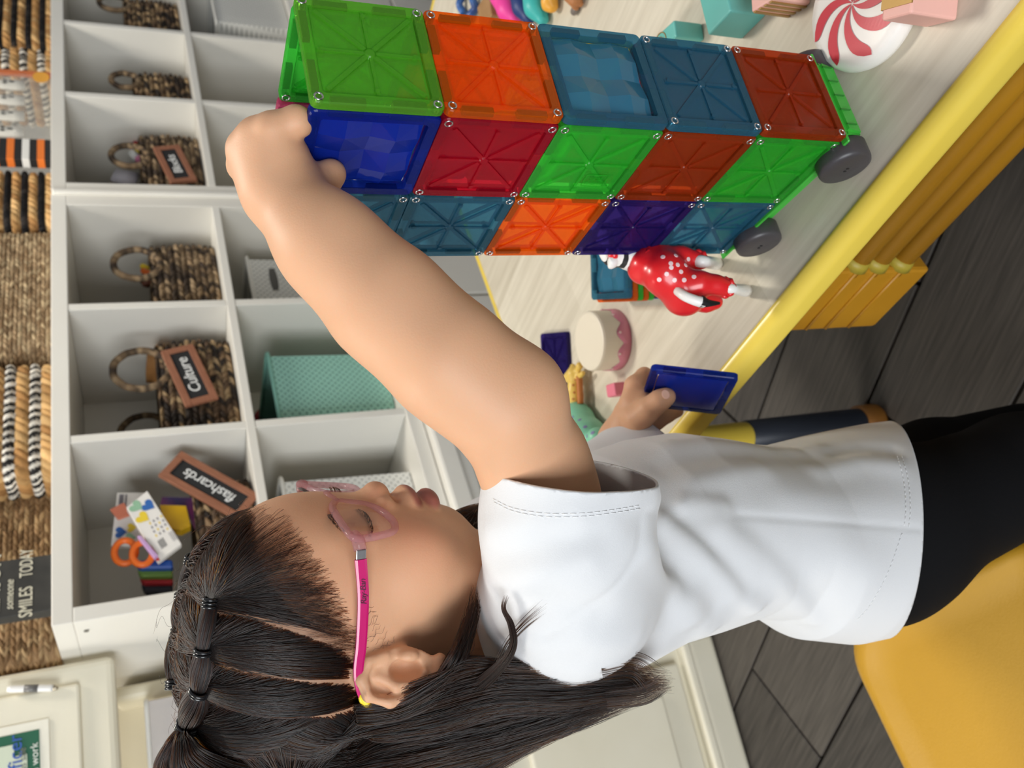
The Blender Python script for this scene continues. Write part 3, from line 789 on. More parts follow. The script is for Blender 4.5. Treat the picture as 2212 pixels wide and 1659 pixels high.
# ================================================================== TABLE
TW = np.array([.1552, .4507, .9272]); TY = .3765
TA = np.array([-math.sin(TY), math.cos(TY), 0]); TB = np.array([math.cos(TY), math.sin(TY), 0])     # tower: along the wide face, along the narrow face
S = .0762; ZTAB = TW[2]-5*S-.032
g0 = onz(2122, 116, ZTAB); g1 = onz(1572, 788, ZTAB)
E1 = g1-g0; E1 /= np.linalg.norm(E1); E2 = np.array([E1[1], -E1[0], 0])
if E2[0] < 0: E2 = -E2
fe = onz(1058, 628, ZTAB)
c_len = float((fe-g0)@E1)                 # far corner along the near edge
corner = g0+E1*c_len
tb = empty('activity_table', frame(np.array([corner[0], corner[1], 0]), -E1, E2)); tag(tb, 'low activity table with pale wood top and yellow plastic edge', 'table')
# local x runs along the near edge towards the camera, y across the table
LX, LY, TT = 1.25, .95, .030
def wood_top():
    M_ = bpy.data.materials.new('pale_wood_top'); M_.use_nodes = True; nt = M_.node_tree; b = nt.nodes['Principled BSDF']
    tc = nt.nodes.new('ShaderNodeTexCoord')
    mp = nt.nodes.new('ShaderNodeMapping'); mp.inputs['Scale'].default_value = (2.2, 34, 1)
    n = nt.nodes.new('ShaderNodeTexNoise'); n.inputs['Scale'].default_value = 2.4; n.inputs['Detail'].default_value = 7; n.inputs['Roughness'].default_value = .6
    nt.links.new(tc.outputs['Object'], mp.inputs[0]); nt.links.new(mp.outputs[0], n.inputs['Vector'])
    br = nt.nodes.new('ShaderNodeTexBrick'); br.inputs['Scale'].default_value = 1.; br.inputs['Brick Width'].default_value = .42; br.inputs['Row Height'].default_value = .085; br.inputs['Mortar Size'].default_value = 0.; br.offset = .37
    br.inputs['Color1'].default_value = (0,0,0,1); br.inputs['Color2'].default_value = (1,1,1,1)
    nt.links.new(tc.outputs['Object'], br.inputs['Vector'])
    mx = nt.nodes.new('ShaderNodeMix'); mx.data_type = 'FLOAT'; mx.inputs[0].default_value = .22
    nt.links.new(n.outputs['Fac'], mx.inputs[2]); nt.links.new(br.outputs['Color'], mx.inputs[3])
    cr = nt.nodes.new('ShaderNodeValToRGB'); e = cr.color_ramp.elements
    e[0].position = .22; e[0].color = lin((186,176,156)); e[1].position = .70; e[1].color = lin((222,214,196))
    nt.links.new(mx.outputs[0], cr.inputs[0]); nt.links.new(cr.outputs[0], b.inputs['Base Color'])
    b.inputs['Roughness'].default_value = .42
    return M_
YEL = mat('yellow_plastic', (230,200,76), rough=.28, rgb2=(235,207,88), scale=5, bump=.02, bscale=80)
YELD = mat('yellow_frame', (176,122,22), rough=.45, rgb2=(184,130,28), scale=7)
rbox('table_top', (LX/2, LY/2, ZTAB-TT/2), (LX, LY, TT), .0, wood_top(), tb)
def band(x0, y0, x1, y1):
    # edge band with a rounded lip, swept along one side
    d = Vector((x1-x0, y1-y0, 0)); L = d.length; d.normalize(); nrm = Vector((d.y, -d.x, 0))
    prof = [(-.003,.0004),(-.002,.0014),(0,.0018)]+[(.001+.0115*math.sin(t), -.0095+.0113*math.cos(t)) for t in np.linspace(0,1.57,9)]+[(.0122,-.018)]+[(.0040+.0080*math.cos(t), -.022-.008*math.sin(t)) for t in np.linspace(0,1.57,7)]+[(-.003,-.030)]
    v, f = [], []
    for s in (0, L):
        for a, z in prof:
            p = Vector((x0, y0, 0))+d*s+nrm*a; v.append((p.x, p.y, ZTAB+z))
    n = len(prof)
    for i in range(n): f.append((i, (i+1) % n, n+(i+1) % n, n+i))
    f += [tuple(range(n)), tuple(range(n, 2*n))[::-1]]
    ob = mobj('edge_band', v, f, YEL, tb, smooth=True); ob.data.polygons[len(f)-1].use_smooth = False; ob.data.polygons[len(f)-2].use_smooth = False; return ob
for q in ((0,-.0,LX,0),(LX,0,LX,LY),(LX,LY,0,LY),(0,LY,0,0)): band(*q)
NAVY = mat('navy_sleeve', (40,46,58), rough=.45); ORB = mat('ochre_foot', (150,98,36), rough=.5)
def tloc(p): q = np.asarray(p)-np.array([corner[0], corner[1], 0]); return float(q@-E1), float(q@E2)
fo = onz(1868, 912, 0.02); lx, ly = tloc(fo)
def leg(x, y):
    v, f = lathe([(.020,.245),(.021,.25),(.021,ZTAB-TT),(.0,ZTAB-TT)], 24); lg = mobj('leg', v, f, YEL, tb, Matrix.Translation((x, y, 0)), True)
    v, f = lathe([(.0225,.03),(.0225,.245),(.018,.248)], 24); mobj('leg_sleeve', v, f, NAVY, lg, smooth=True)
    v, f = lathe([(0,0),(.026,0),(.0265,.004),(.0265,.032),(.022,.036),(0,.036)], 24); mobj('foot_cap', v, f, ORB, lg, smooth=True)
for x, y in ((lx, ly), (lx, LY-ly), (LX-.12, LY-ly), (LX-.08, ly+.05)): leg(x, y)
# yellow side panel under the edge with three rails running on from it
OFF = .035
pn = E2
def on_side(x, y, off=OFF):
    q = onplane(x, y, g0+E2*off, E2); l = tloc(q); return l[0], float(q[2])
xa, za = on_side(1905, 706); xb, zb_ = on_side(2012, 582); 
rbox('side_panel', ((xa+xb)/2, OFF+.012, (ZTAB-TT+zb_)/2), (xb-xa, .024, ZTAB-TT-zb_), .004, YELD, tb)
for (px_, py_) in ((1847,590),(1896,583),(1950,580)):
    _, zr = on_side(px_, py_)
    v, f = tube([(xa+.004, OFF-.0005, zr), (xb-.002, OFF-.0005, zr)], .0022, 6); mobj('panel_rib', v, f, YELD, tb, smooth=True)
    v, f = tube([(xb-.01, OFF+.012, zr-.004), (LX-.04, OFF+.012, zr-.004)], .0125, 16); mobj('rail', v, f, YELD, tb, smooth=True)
    v, f = tube([(xb-.002, OFF+.012, zr-.004), (xb+.008, OFF+.012, zr-.004)], [.0155,.0130], 16); mobj('rail_collar', v, f, mat('collar_olive', (170,150,50), rough=.5), tb, smooth=True)

# ================================================================== MAGNETIC TILES
COLS = dict(lime=(120,206,60), green=(70,214,70), orange=(255,112,20), teal=(62,128,158), navy=(20,50,170), red=(206,26,52), amber=(196,72,26), purple=(56,40,130), pink=(230,90,140), yellow=(238,214,40), blue=(26,96,190))
def tcol(c, cl=.70): return clear_plastic('tile_'+c, COLS[c], clear=cl)
METAL = mat('rivet_metal', (196,196,200), rough=.22, metal=1.); MAGD = mat('magnet_grey', (88,84,80), rough=.45, metal=.6)
TH = .0062
TILE_MESH = {}
def sq_loop(hw, r, n=4):
    out = []
    for cx, cy, a0 in ((1,1,0),(-1,1,90),(-1,-1,180),(1,-1,270)):
        for a in np.linspace(a0, a0+90, n): out.append((cx*(hw-r)+r*math.cos(math.radians(a)), cy*(hw-r)+r*math.sin(math.radians(a))))
    return out
def loft(loops, cap0=True, cap1=True, closed=False):
    n = len(loops[0]); v = [p for l in loops for p in l]; f = []
    for a in range(len(loops)-1 if not closed else len(loops)):
        b_ = (a+1) % len(loops)
        for i in range(n): f.append((a*n+i, a*n+(i+1) % n, b_*n+(i+1) % n, b_*n+i))
    if not closed:
        if cap0: f.append(tuple(range(n))[::-1])
        if cap1: f.append(tuple((len(loops)-1)*n+i for i in range(n)))
    return v, f
hs = S/2-.0002
def L3(hw, r, z): return [(x, y, z) for x, y in sq_loop(hw, r)]
def tile_geo():
    t = TH/2
    frame_v = loft([L3(hs-.0008,.0036,t), L3(hs,.004,t-.0008), L3(hs,.004,-t+.0008), L3(hs-.0008,.0036,-t), L3(hs-.0068,.002,-t), L3(hs-.0072,.002,0), L3(hs-.0068,.002,t)][::-1], closed=True)
    pane = loft([L3(hs-.0074,.0018,-.0014), L3(hs-.0074,.0018,.0014)])
    ribs = []
    for k in range(8):
        a = k*math.pi/4; L = (hs-.008)*(1.32 if k % 2 else 1.)
        d = np.array([math.cos(a), math.sin(a)]); p = np.array([-d[1], d[0]])
        w0 = .0014 if k % 2 else .0010
        for z0, z1 in ((.0014,.0024), (-.0024,-.0014)):
            q = [d*.0035+p*w0, d*L+p*w0, d*L-p*w0, d*.0035-p*w0]
            v = [(x, y, z) for z in (z0, z1) for x, y in q]
            ribs.append((v, [(3,2,1,0),(4,5,6,7),(0,1,5,4),(1,2,6,5),(2,3,7,6),(3,0,4,7)]))
    v, f = lathe([(0,-.0030),(.0026,-.0030),(.0040,-.0014),(.0040,.0014),(.0026,.0030),(0,.0030)], 16); ribs.append((v, f))
    for k in range(4):
        a = k*math.pi/2; v, f = lathe([(0,-.0029),(.0016,-.0029),(.0016,.0029),(0,.0029)], 10)
        ribs.append(([(x+math.cos(a)*(hs-.011), y+math.sin(a)*(hs-.011), z) for x, y, z in v], f))
    mag = []
    v = [(x*.0098, y*.0021, z*.0018) for z in (-1,1) for x, y in ((-1,-1),(1,-1),(1,1),(-1,1))]
    mag = (v, [(3,2,1,0),(4,5,6,7),(0,1,5,4),(1,2,6,5),(2,3,7,6),(3,0,4,7)])
    riv = lathe([(.0015,t-.0010),(.0018,t+.0002),(.0022,t+.0005),(.0027,t+.0003),(.0029,t-.0004),(.0029,-t+.0004),(.0027,-t-.0003),(.0022,-t-.0005),(.0018,-t-.0002),(.0015,-t+.0010)], 16)
    hole = lathe([(0,-t+.0004),(.0016,-t+.0004),(.0016,t-.0004),(0,t-.0004)], 12)
    # faceted prism pane
    pv, pf = [], []
    g = 4; q = (hs-.0078)*2/g
    for i in range(2):
        for j in range(2):
            cx, cy = (i-.5)*(hs-.0078), (j-.5)*(hs-.0078); r = (hs-.0078)/2
            o = len(pv)
            pv += [(cx-r,cy-r,-.0026),(cx+r,cy-r,-.0026),(cx+r,cy+r,-.0026),(cx-r,cy+r,-.0026),(cx,cy,.0029),(cx,cy-r,-.0002),(cx+r,cy,-.0002),(cx,cy+r,-.0002),(cx-r,cy,-.0002)]
            ring = [0,5,1,6,2,7,3,8]
            for a in range(8): pf.append((o+ring[a], o+ring[(a+1) % 8], o+4))
            pf.append((o+3,o+2,o+1,o))
    return frame_v, pane, join_vf(ribs), mag, riv, hole, (pv, pf)
TG = tile_geo()
HOLEM = mat('rivet_hole', (26,26,28), rough=.8)
def tmesh(kind, c):
    k = (kind, c)
    if k not in TILE_MESH:
        gi = dict(frame=0, pane=1, rib_star=2, magnet=3, rivet=4, rivet_hole=5, prism_pane=6)[kind]
        m_ = METAL if kind == 'rivet' else MAGD if kind == 'magnet' else HOLEM if kind == 'rivet_hole' else clear_plastic('prism_'+c, COLS[c], clear=.42, rough=.03) if kind == 'prism_pane' else tcol(c)
        TILE_MESH[k] = mesh(kind, TG[gi][0], TG[gi][1], m_, smooth=kind == 'rivet')
    return TILE_MESH[k]
def tile(label, c, mtx, prism=False, detail=2, group='magnetic tiles in the tower'):
    """magnetic building tile lying in its local xy plane"""
    root = empty('magnetic_tile', mtx); tag(root, label, 'magnetic tile', group)
    link('frame', tmesh('frame', c), root)
    pn_ = link('prism_pane' if prism else 'pane', tmesh('prism_pane' if prism else 'pane', c), root)
    if not prism: link('rib_star', tmesh('rib_star', c), root)
    if detail > 0:
        for k in range(4):
            a = k*math.pi/2
            for sg_ in (-1, 1):
                link('magnet', tmesh('magnet', ''), root, Matrix.Rotation(a, 4, 'Z') @ Matrix.Translation((sg_*.0175, hs-.0036, 0)))
    if detail > 1 and not prism:
        for sx in (-1, 1):
            for sy in (-1, 1):
                rv = link('rivet', tmesh('rivet', ''), root, Matrix.Translation((sx*(hs-.0042), sy*(hs-.0042), 0)))
                link('rivet_hole', tmesh('rivet_hole', ''), rv)
    return root
def tower_tile(label, c, a0, b0, row, face, prism=False, detail=2):
    z = TW[2]-(row+.5)*S
    if face == 'wide':        # plane spanned by TA and z, outer side -TB
        o = TW+TA*(a0+.5)*S+TB*(b0*S+TH/2); o[2] = z
        return tile(label, c, frame(o, TA, (0,0,-1), -TB), prism, detail)
    o = TW+TA*(a0*S-TH/2)+TB*(b0+.5)*S; o[2] = z
    return tile(label, c, frame(o, TB, (0,0,1), -TA if 1 else TA), prism, detail)
rows = ['top', 'second', 'third', 'fourth', 'bottom']
near = [('navy',True),('red',False),('green',False),('amber',False),('green',False)]
farc = [('teal',False),('teal',False),('orange',False),('purple',False),('teal',False)]
side = [('lime',False),('orange',False),('teal',True),('teal',False),('amber',False)]
nmn = dict(navy='dark blue', red='red', green='bright green', amber='reddish amber', teal='teal', orange='orange', purple='dark purple', lime='lime green')
for i in range(5):
    tower_tile('%s %stile, %s row of the tower face nearest the hand, right column' % (nmn[near[i][0]], 'faceted ' if near[i][1] else '', rows[i]), near[i][0], 0, 0, i, 'wide', near[i][1])
    tower_tile('%s tile, %s row of the tower face nearest the hand, left column' % (nmn[farc[i][0]], rows[i]), farc[i][0], 1, 0, i, 'wide', farc[i][1])
    tower_tile('%s %stile, %s row of the narrow tower end' % (nmn[side[i][0]], 'faceted ' if side[i][1] else '', rows[i]), side[i][0], 0, 0, i, 'narrow', side[i][1])
back = [('green','green'),('orange','orange'),('yellow','yellow'),('red','red'),('purple','purple')]
back2 = ['pink','teal','green','red','teal']
for i in range(5):
    o = TW+TA*.5*S+TB*(S-TH/2); o[2] = TW[2]-(i+.5)*S
    tile('%s tile of the tower\'s far side, %s row, behind the narrow end' % (back[i][1], rows[i]), back[i][0], frame(o, TA, (0,0,-1), -TB), False, 2 if i < 1 else 0)
    o = TW+TA*1.5*S+TB*(S-TH/2); o[2] = TW[2]-(i+.5)*S
    tile('%s tile of the tower\'s far side, %s row, behind the left column' % (back2[i], rows[i]), back2[i], frame(o, TA, (0,0,-1), -TB), False, 1 if i < 1 else 0)
# lettering moulded into the third green tile
tl = [o for o in bpy.data.objects if o.name.startswith('magnetic_tile') and 'third row of the tower face nearest the hand, right' in o.get('label', '')][0]
fr_ = sq_loop(.0085, .0015, 3); v, f = tube([(x*.75+.016, y+.012, -.0028) for x, y in fr_], .0003, 5, True)
EMB = tcol('green')
mobj('maker_mark', v, f, EMB, tl, Matrix.Rotation(math.pi, 4, 'Y') if 0 else Matrix.Scale(-1, 4, (0,0,1)), smooth=True)
text_mesh('maker_lettering', 'MAGNA\nTILES', .0045, EMB, tl, Matrix.Translation((.016,.012,.0030)) @ Matrix.Rotation(math.radians(-90), 4, 'Z'), extrude=.0002)

# ------------------------------------------------------------------ green wheeled base under the tower
GRN = mat('base_green', (58,168,56), rough=.35, rgb2=(66,178,62), scale=20); TYRE = mat('tyre_grey', (66,63,66), rough=.4, bump=.08, bscale=200)
cb = TW+TA*S+TB*(S/2); cb[2] = ZTAB
car = empty('wheeled_base', frame(cb, TA, TB)); tag(car, 'bright green wheeled base with dark grey wheels carrying the tile tower', 'toy car')
zb0 = .032
bm = bmesh.new(); add_box(bm, (0,0,zb0-.0012), (2*S+.010, S+.004, .0022)); bmesh.ops.bevel(bm, geom=list(bm.edges), offset=.0008, segments=1, affect='EDGES'); link('top_plate', bm_mesh('top_plate', bm, GRN), car)
bm = bmesh.new(); vv = add_box(bm, (0,0,.0205), (2*S+.014, S-.012, .019))
for q in vv:
    if q.co.z < .015: q.co.x *= .95
bmesh.ops.bevel(bm, geom=list(bm.edges), offset=.0025, segments=2, affect='EDGES'); link('chassis', bm_mesh('chassis', bm, GRN), car)
for k in range(-5, 6):
    rbox('groove_line', (k*.0145, 0, .0325), (.0006, S-.002, .0006), 0, mat('base_groove', (40,120,40), rough=.5), car) if 0 else None
for k in range(-2, 3): rbox('groove_line', (-S-.0066, k*.013, .0238), (.0012, .0007, .009), 0, mat('base_groove', (40,120,40), rough=.5), car)
WR = .0195
for wx, wy in ((-S+.016, -S/2-.0025),( -S+.016, S/2+.0025),(S-.030, -S/2-.0025),(S-.030, S/2+.0025)):
    sg_ = -1 if wy < 0 else 1
    prof = [(.0,.0085),(.006,.0085),(.0165,.0082),(.0188,.0070),(WR,.0048),(WR,-.0075),(.018,-.0085),(.014,-.0085),(.012,-.003),(0,-.003)]
    v, f = lathe(prof, 40, 'y'); v = [(a, b*sg_, c) for a, b, c in v]
    if sg_ < 0: f = [q[::-1] for q in f]
    wh = mobj('wheel', v, f, TYRE, car, Matrix.Translation((wx, wy, WR)), True)
    for dx in (-.0016, .0016): rbox('hub_mark', (dx, sg_*.0087, .0), (.0014, .0006, .0022), .0002, mat('hub_dark', (30,29,30), rough=.6), wh)
# ------------------------------------------------------------------ loose tiles on the table
pt = [onz(*q, ZTAB) for q in ((1182,838),(1176,727),(1231,719),(1238,835))]; pc = sum(pt)/4; d = pt[1]-pt[0]; d /= np.linalg.norm(d)
tile('dark purple tile lying flat on the table beside the giraffe', 'purple', frame((pc[0], pc[1], ZTAB+TH/2), d, (-d[1], d[0], 0)), False, 1, 'loose magnetic tiles')
sb0 = onz(1438, 646, ZTAB); sperp = ray(1345, 652); sperp[2] = 0; sperp /= np.linalg.norm(sperp); sdir = np.array([sperp[1], -sperp[0], 0])
cc_ = sb0+sdir*S*.5+sperp*S*.5
for k, c in enumerate(['blue','amber','green','orange','green','orange','teal']):
    nm = ['lowest', 'second from the bottom', 'third from the bottom', 'middle', 'third from the top', 'second from the top', 'topmost'][k]
    sft = (h2(np.array(k*3.), 2.)-.5)*.004
    t_ = tile('%s tile, %s of the flat stack behind the zebra' % (dict(blue='blue', amber='amber', green='green', orange='orange', teal='teal')[c], nm), c, frame((cc_[0]+sft, cc_[1], ZTAB+(k+.5)*(TH+.0004)), sdir, sperp), k == 6, 1, 'stacked magnetic tiles')

# ================================================================== TOYS ON THE TABLE
def T(x, y, z=0.): return onz(x, y, ZTAB+z)
def sdf_obj(name, fn, lo, hi, h, material, parent, smooth=True):
    v, q = polygonise(fn, lo, hi, h)
    me = np_mesh(name, v, q, material, smooth)
    o = link(name, me, parent)
    if parent is not None: o.matrix_parent_inverse = parent.matrix_world.inverted()
    return o
def world_child(o, parent):
    o.parent = parent; o.matrix_parent_inverse = parent.matrix_world.inverted(); return o
def bounds(pts, pad):
    p = np.array(pts); return p.min(0)-pad, p.max(0)+pad
def bvh_of(o):
    me = o.data; mw = o.matrix_world
    return BVHTree.FromPolygons([mw @ v.co for v in me.vertices], [tuple(p.vertices) for p in me.polygons])
def hit(bvh, x, y):
    r = Vector(ray(x, y)); r.normalize()
    return bvh.ray_cast(Vector(CP), r)
def disc(name, loc, nrm, r, material, parent, thick=.0004, rx=1., n=14):
    v, f = lathe([(0,-thick),(r,-thick),(r,thick*.6),(r*.8,thick),(0,thick)], n)
    v = [(a*rx, b, c) for a, b, c in v]
    o = mobj(name, v, f, material)
    o.matrix_world = Matrix.Translation(loc) @ Vector(nrm).to_track_quat('Z', 'Y').to_matrix().to_4x4()
    return world_child(o, parent)

# ---- zebra figurine in spotted red pyjamas
zr = empty('zebra_figurine', frame(T(1545,610), (1,0,0), (0,1,0))); tag(zr, 'zebra figurine in red pyjamas with white dots', 'figurine')
REDV = mat('vinyl_red', (222,34,40), rough=.3, coat=.2); WHV = mat('vinyl_white', (240,238,234), rough=.35); BLKV = mat('vinyl_black', (24,24,26), rough=.4)
fA, fB = T(1612,628,.004), T(1548,570,.004); fC = T(1545,648,.004)
hip = P(1478,628,.690); che = P(1405,560,.705); bel = P(1435,590,.69)
kA = P(1535,618,.692); aA = P(1572,622,.694)
def zb_fn(p):
    d = s_chain(p, [P(1478,632,.694), bel, che], [.0175,.0165,.0165], .01)
    d = smin(d, s_sph(p, P(1478,640,.70), .0155), .008)
    d = smin(d, s_chain(p, [P(1480,618,.684), P(1510,612,.682), P(1545,615,.684), P(1562,620,.686)], [.0125,.0095,.0072,.0075], .006), .006)
    d = smin(d, s_chain(p, [P(1490,645,.708), P(1525,652,.714), P(1545,652,.716)], [.011,.008,.0065], .006), .006)
    d = smin(d, s_chain(p, [P(1425,560,.70), P(1470,556,.70), P(1505,562,.70)], [.012,.0085,.0075], .006), .006)
    d = smin(d, s_chain(p, [P(1395,572,.696), P(1390,580,.70)], [.0135,.0135], .006), .004)
    return d
zlo, zhi = bounds([P(1380,540,.70), P(1560,670,.69), P(1560,540,.72), P(1480,690,.72)], .025)
zb_ = sdf_obj('pyjamas', zb_fn, zlo, zhi, .0016, REDV, zr)
for nm, pts, rs in (('leg', [P(1555,621,.687), P(1585,624,.688), fA], [.0045,.0042,.0058]), ('leg', [P(1500,563,.70), P(1525,566,.70), fB], [.0055,.005,.0062]), ('leg', [P(1540,652,.716), P(1552,650,.722)], [.0045,.004])):
    v, f = tube(spline(pts, 5), np.interp(np.linspace(0,1,len(spline(pts,5))), np.linspace(0,1,len(rs)), rs), 12); world_child(mobj(nm, v, f, WHV, smooth=True), zr)
pts = spline([P(1463,628,.676), P(1480,640,.668), P(1505,650,.666), P(1520,653,.668)], 6); v, f = tube(pts, np.linspace(.0038,.0046,len(pts)), 10); world_child(mobj('tail', v, f, WHV, smooth=True), zr)
pts = spline([P(1514,651,.667), P(1530,655,.668), P(1554,655,.672)], 6); v, f = tube(pts, np.linspace(.0052,.0012,len(pts)), 10); world_child(mobj('tail_tip', v, f, BLKV, smooth=True), zr)
for c_, n_, rr in ((P(1393,572,.698), 10, .0135), (P(1566,621,.687), 8, .0068), (P(1507,562,.70), 8, .0070)):      # frilled cuffs
    ax = Vector(CP)-Vector(c_); 
    dn_ = (P(1330,560,.70)-c_) if rr > .01 else (fA-aA)
    pts = []
    tz = Vector(dn_).normalized(); tx = tz.orthogonal().normalized(); ty = tz.cross(tx)
    for a in np.linspace(0, 2*math.pi, 40, endpoint=False): pts.append(np.array(Vector(c_)+(tx*math.cos(a)+ty*math.sin(a))*(rr*(1+.07*math.sin(a*n_)))+tz*(.0012*math.cos(a*n_))))
    v, f = tube(pts, .0022, 6, True); world_child(mobj('frill', v, f, REDV, smooth=True), zr)
def stripe_mat():
    M_ = mat('zebra_stripes', (240,238,234), rough=.4); nt = M_.node_tree; b = nt.nodes['Principled BSDF']
    tc = nt.nodes.new('ShaderNodeTexCoord'); wv = nt.nodes.new('ShaderNodeTexWave'); wv.inputs['Scale'].default_value = 36; wv.inputs['Distortion'].default_value = 1.; wv.bands_direction = 'Z'
    nt.links.new(tc.outputs['Object'], wv.inputs[0]); cr = nt.nodes.new('ShaderNodeValToRGB'); cr.color_ramp.interpolation = 'CONSTANT'
    cr.color_ramp.elements[0].color = lin((28,28,30)); cr.color_ramp.elements[1].position = .3; cr.color_ramp.elements[1].color = lin((240,238,234))
    nt.links.new(wv.outputs[0], cr.inputs[0]); nt.links.new(cr.outputs[0], b.inputs['Base Color']); return M_
neck = [P(1395,568,.700), P(1365,556,.704), P(1335,545,.706)]
v, f = tube(spline(neck, 6), np.linspace(.0125,.0115,13), 14); world_child(mobj('neck', v, f, stripe_mat(), smooth=True), zr)
hd = sdf_obj('head', lambda p: smin(s_ell(p, P(1325,528,.71), (.020,.013,.014)), s_cone(p, P(1328,520,.71), P(1345,490,.715), .011, .0085), .008), *bounds([P(1325,528,.71), P(1345,490,.715)], .03), .002, stripe_mat(), zr)
pts = [P(1328,556,.700), P(1318,566,.699), P(1312,567,.699)]; v, f = tube(spline(pts, 5), [.004,.005,.0055,.006,.006,.006,.006,.0055,.0045,.003,.001], 10); world_child(mobj('ear', v, f, WHV, smooth=True), zr)
pts = [P(1328,545,.698), P(1322,552,.697), P(1314,549,.698)]; v, f = tube(spline(pts, 5), [.003,.004,.0045,.005,.005,.0045,.004,.0035,.003,.002,.001], 10); world_child(mobj('ear_bow', v, f, REDV, smooth=True), zr)
zbv = bvh_of(zb_); DOT = mat('dot_pink_white', (246,214,216), rough=.4)
for q in ((1432,555),(1460,552),(1449,569),(1464,572),(1481,573),(1471,587),(1499,598),(1440,592),(1457,605),(1424,604),(1487,560),(1450,578),(1478,605)):
    h_ = hit(zbv, *q)
    if h_[0] is not None: disc('dot', h_[0], h_[1], .0019, DOT, zr)

# ---- giraffe figurine lying on the table
gz = .016
gf = empty('giraffe_figurine', frame(T(1270,920), (1,0,0), (0,1,0))); tag(gf, 'giraffe figurine in a mint green spotted jumper lying down', 'figurine')
MNT = mat('vinyl_mint', (128,196,164), rough=.4); GYL = mat('vinyl_yellow', (226,190,92), rough=.4); GBR = mat('vinyl_brown', (184,112,52), rough=.45)
G = lambda x, y, z=gz: T(x, y, z)
def gir_fn(p):
    d = s_chain(p, [G(1243,885), G(1252,905,.018), G(1268,945,.024), G(1278,975,.024)], [.0125,.0155,.022,.0225], .012)
    d = smin(d, s_chain(p, [G(1268,975,.02), G(1262,1000,.016)], [.012,.008], .008), .01)
    d = smin(d, s_chain(p, [G(1290,945,.03), G(1303,965,.02)], [.012,.009], .006), .008)
    return d
gp = [G(1243,880), G(1290,1000), G(1300,950,.03), G(1240,990)]
gb = sdf_obj('jumper', gir_fn, *bounds(gp, .04), .002, MNT, gf)
c_ = G(1243,880); tz = Vector(G(1243,860)-G(1245,890)).normalized(); tx = tz.orthogonal().normalized(); ty = tz.cross(tx)
pts = [np.array(Vector(c_)+(tx*math.cos(a)+ty*math.sin(a))*(.0115*(1+.08*math.sin(a*9)))) for a in np.linspace(0,2*math.pi,36,endpoint=False)]
v, f = tube(pts, .0034, 7, True); world_child(mobj('collar', v, f, MNT, smooth=True), gf)
def nk_fn(p):
    d = s_chain(p, [G(1242,882), G(1241,845), G(1240,812)], [.0098,.0085,.0078], .006)
    d = smin(d, s_chain(p, [G(1240,806), G(1226,816)], [.0085,.0062], .006), .006)
    d = smin(d, s_cone(p, G(1241,802), G(1237,790), .003, .0028), .004); d = smin(d, s_cone(p, G(1247,802), G(1252,790), .003, .0045), .004)
    d = smin(d, s_cone(p, G(1250,815), G(1259,806), .0035, .003), .004)
    return d
gn = sdf_obj('neck', nk_fn, *bounds([G(1242,885), G(1226,816), G(1240,785), G(1262,806)], .016), .0015, GYL, gf)
pts = spline([G(1254,872), G(1253,845), G(1251,812)], 6); v, f = tube(pts, .0042, 8); world_child(mobj('mane', v, f, GBR, smooth=True), gf)
for k, q in enumerate(((1310,958),(1306,942))):
    pts = [G(1296,q[1]-4,.02), G(q[0],q[1],.012), G(1310,q[1]+14,.006)]; v, f = tube(spline(pts,5), .0048, 10); world_child(mobj('leg', v, f, GYL, smooth=True), gf)
pts = spline([G(1288,952,.043), G(1300,960,.038), G(1308,968,.03)], 5); v, f = tube(pts, .0035, 8); world_child(mobj('tail', v, f, GYL, smooth=True), gf)
jb, nb_ = bvh_of(gb), bvh_of(gn); LIL = mat('dot_lilac', (130,120,170), rough=.5)
for q in ((1236,902),(1252,907),(1236,920),(1264,922),(1244,934),(1268,942),(1256,968),(1280,935),(1250,952)):
    h_ = hit(jb, *q)
    if h_[0] is not None: disc('dot', h_[0], h_[1], .0026, LIL, gf, rx=.7)
for q in ((1238,832),(1248,838),(1240,848),(1249,852),(1238,862),(1247,868),(1243,820)):
    h_ = hit(nb_, *q)
    if h_[0] is not None: disc('patch', h_[0], h_[1], .0015, GBR, gf)

# ---- toy cake
ck = .036; cc0 = onz(1271, 737, ZTAB+ck); CR = .0345
ca = empty('toy_cake', frame((cc0[0], cc0[1], ZTAB), (1,0,0), (0,1,0))); tag(ca, 'round cream toy cake with pink icing drips, upside down', 'toy cake')
v, f = lathe([(0,0),(CR-.002,0),(CR,.002),(CR,ck-.003),(CR-.001,ck-.0008),(CR-.003,ck),(0,ck)], 56); mobj('cake_body', v, f, mat('cake_cream', (226,216,196), rough=.5), ca, smooth=False)
v, f = [], []
n = 140
for i in range(n):
    a = 2*math.pi*i/n; dr = .010+.0085*(.5+.5*math.cos(a*9))**.6*(.75+.25*math.sin(a*3))
    for r, z in ((CR+.0002,.0),(CR+.0012,.0008),(CR+.0012,dr-.0008),(CR+.0002,dr)): v.append((r*math.cos(a), r*math.sin(a), z))
for i in range(n):
    for q in range(3): f.append((i*4+q, ((i+1) % n)*4+q, ((i+1) % n)*4+q+1, i*4+q+1))
mobj('icing', v, f, mat('icing_pink', (206,128,146), rough=.45), ca, smooth=True)
for k in range(9):
    a = 2*math.pi*k/9; disc('sugar_bead', Vector((cc0[0]+(CR+.0014)*math.cos(a), cc0[1]+(CR+.0014)*math.sin(a), ZTAB+.0145)), (math.cos(a), math.sin(a), 0), .0016, mat('bead_pale', (236,206,206), rough=.4), ca)

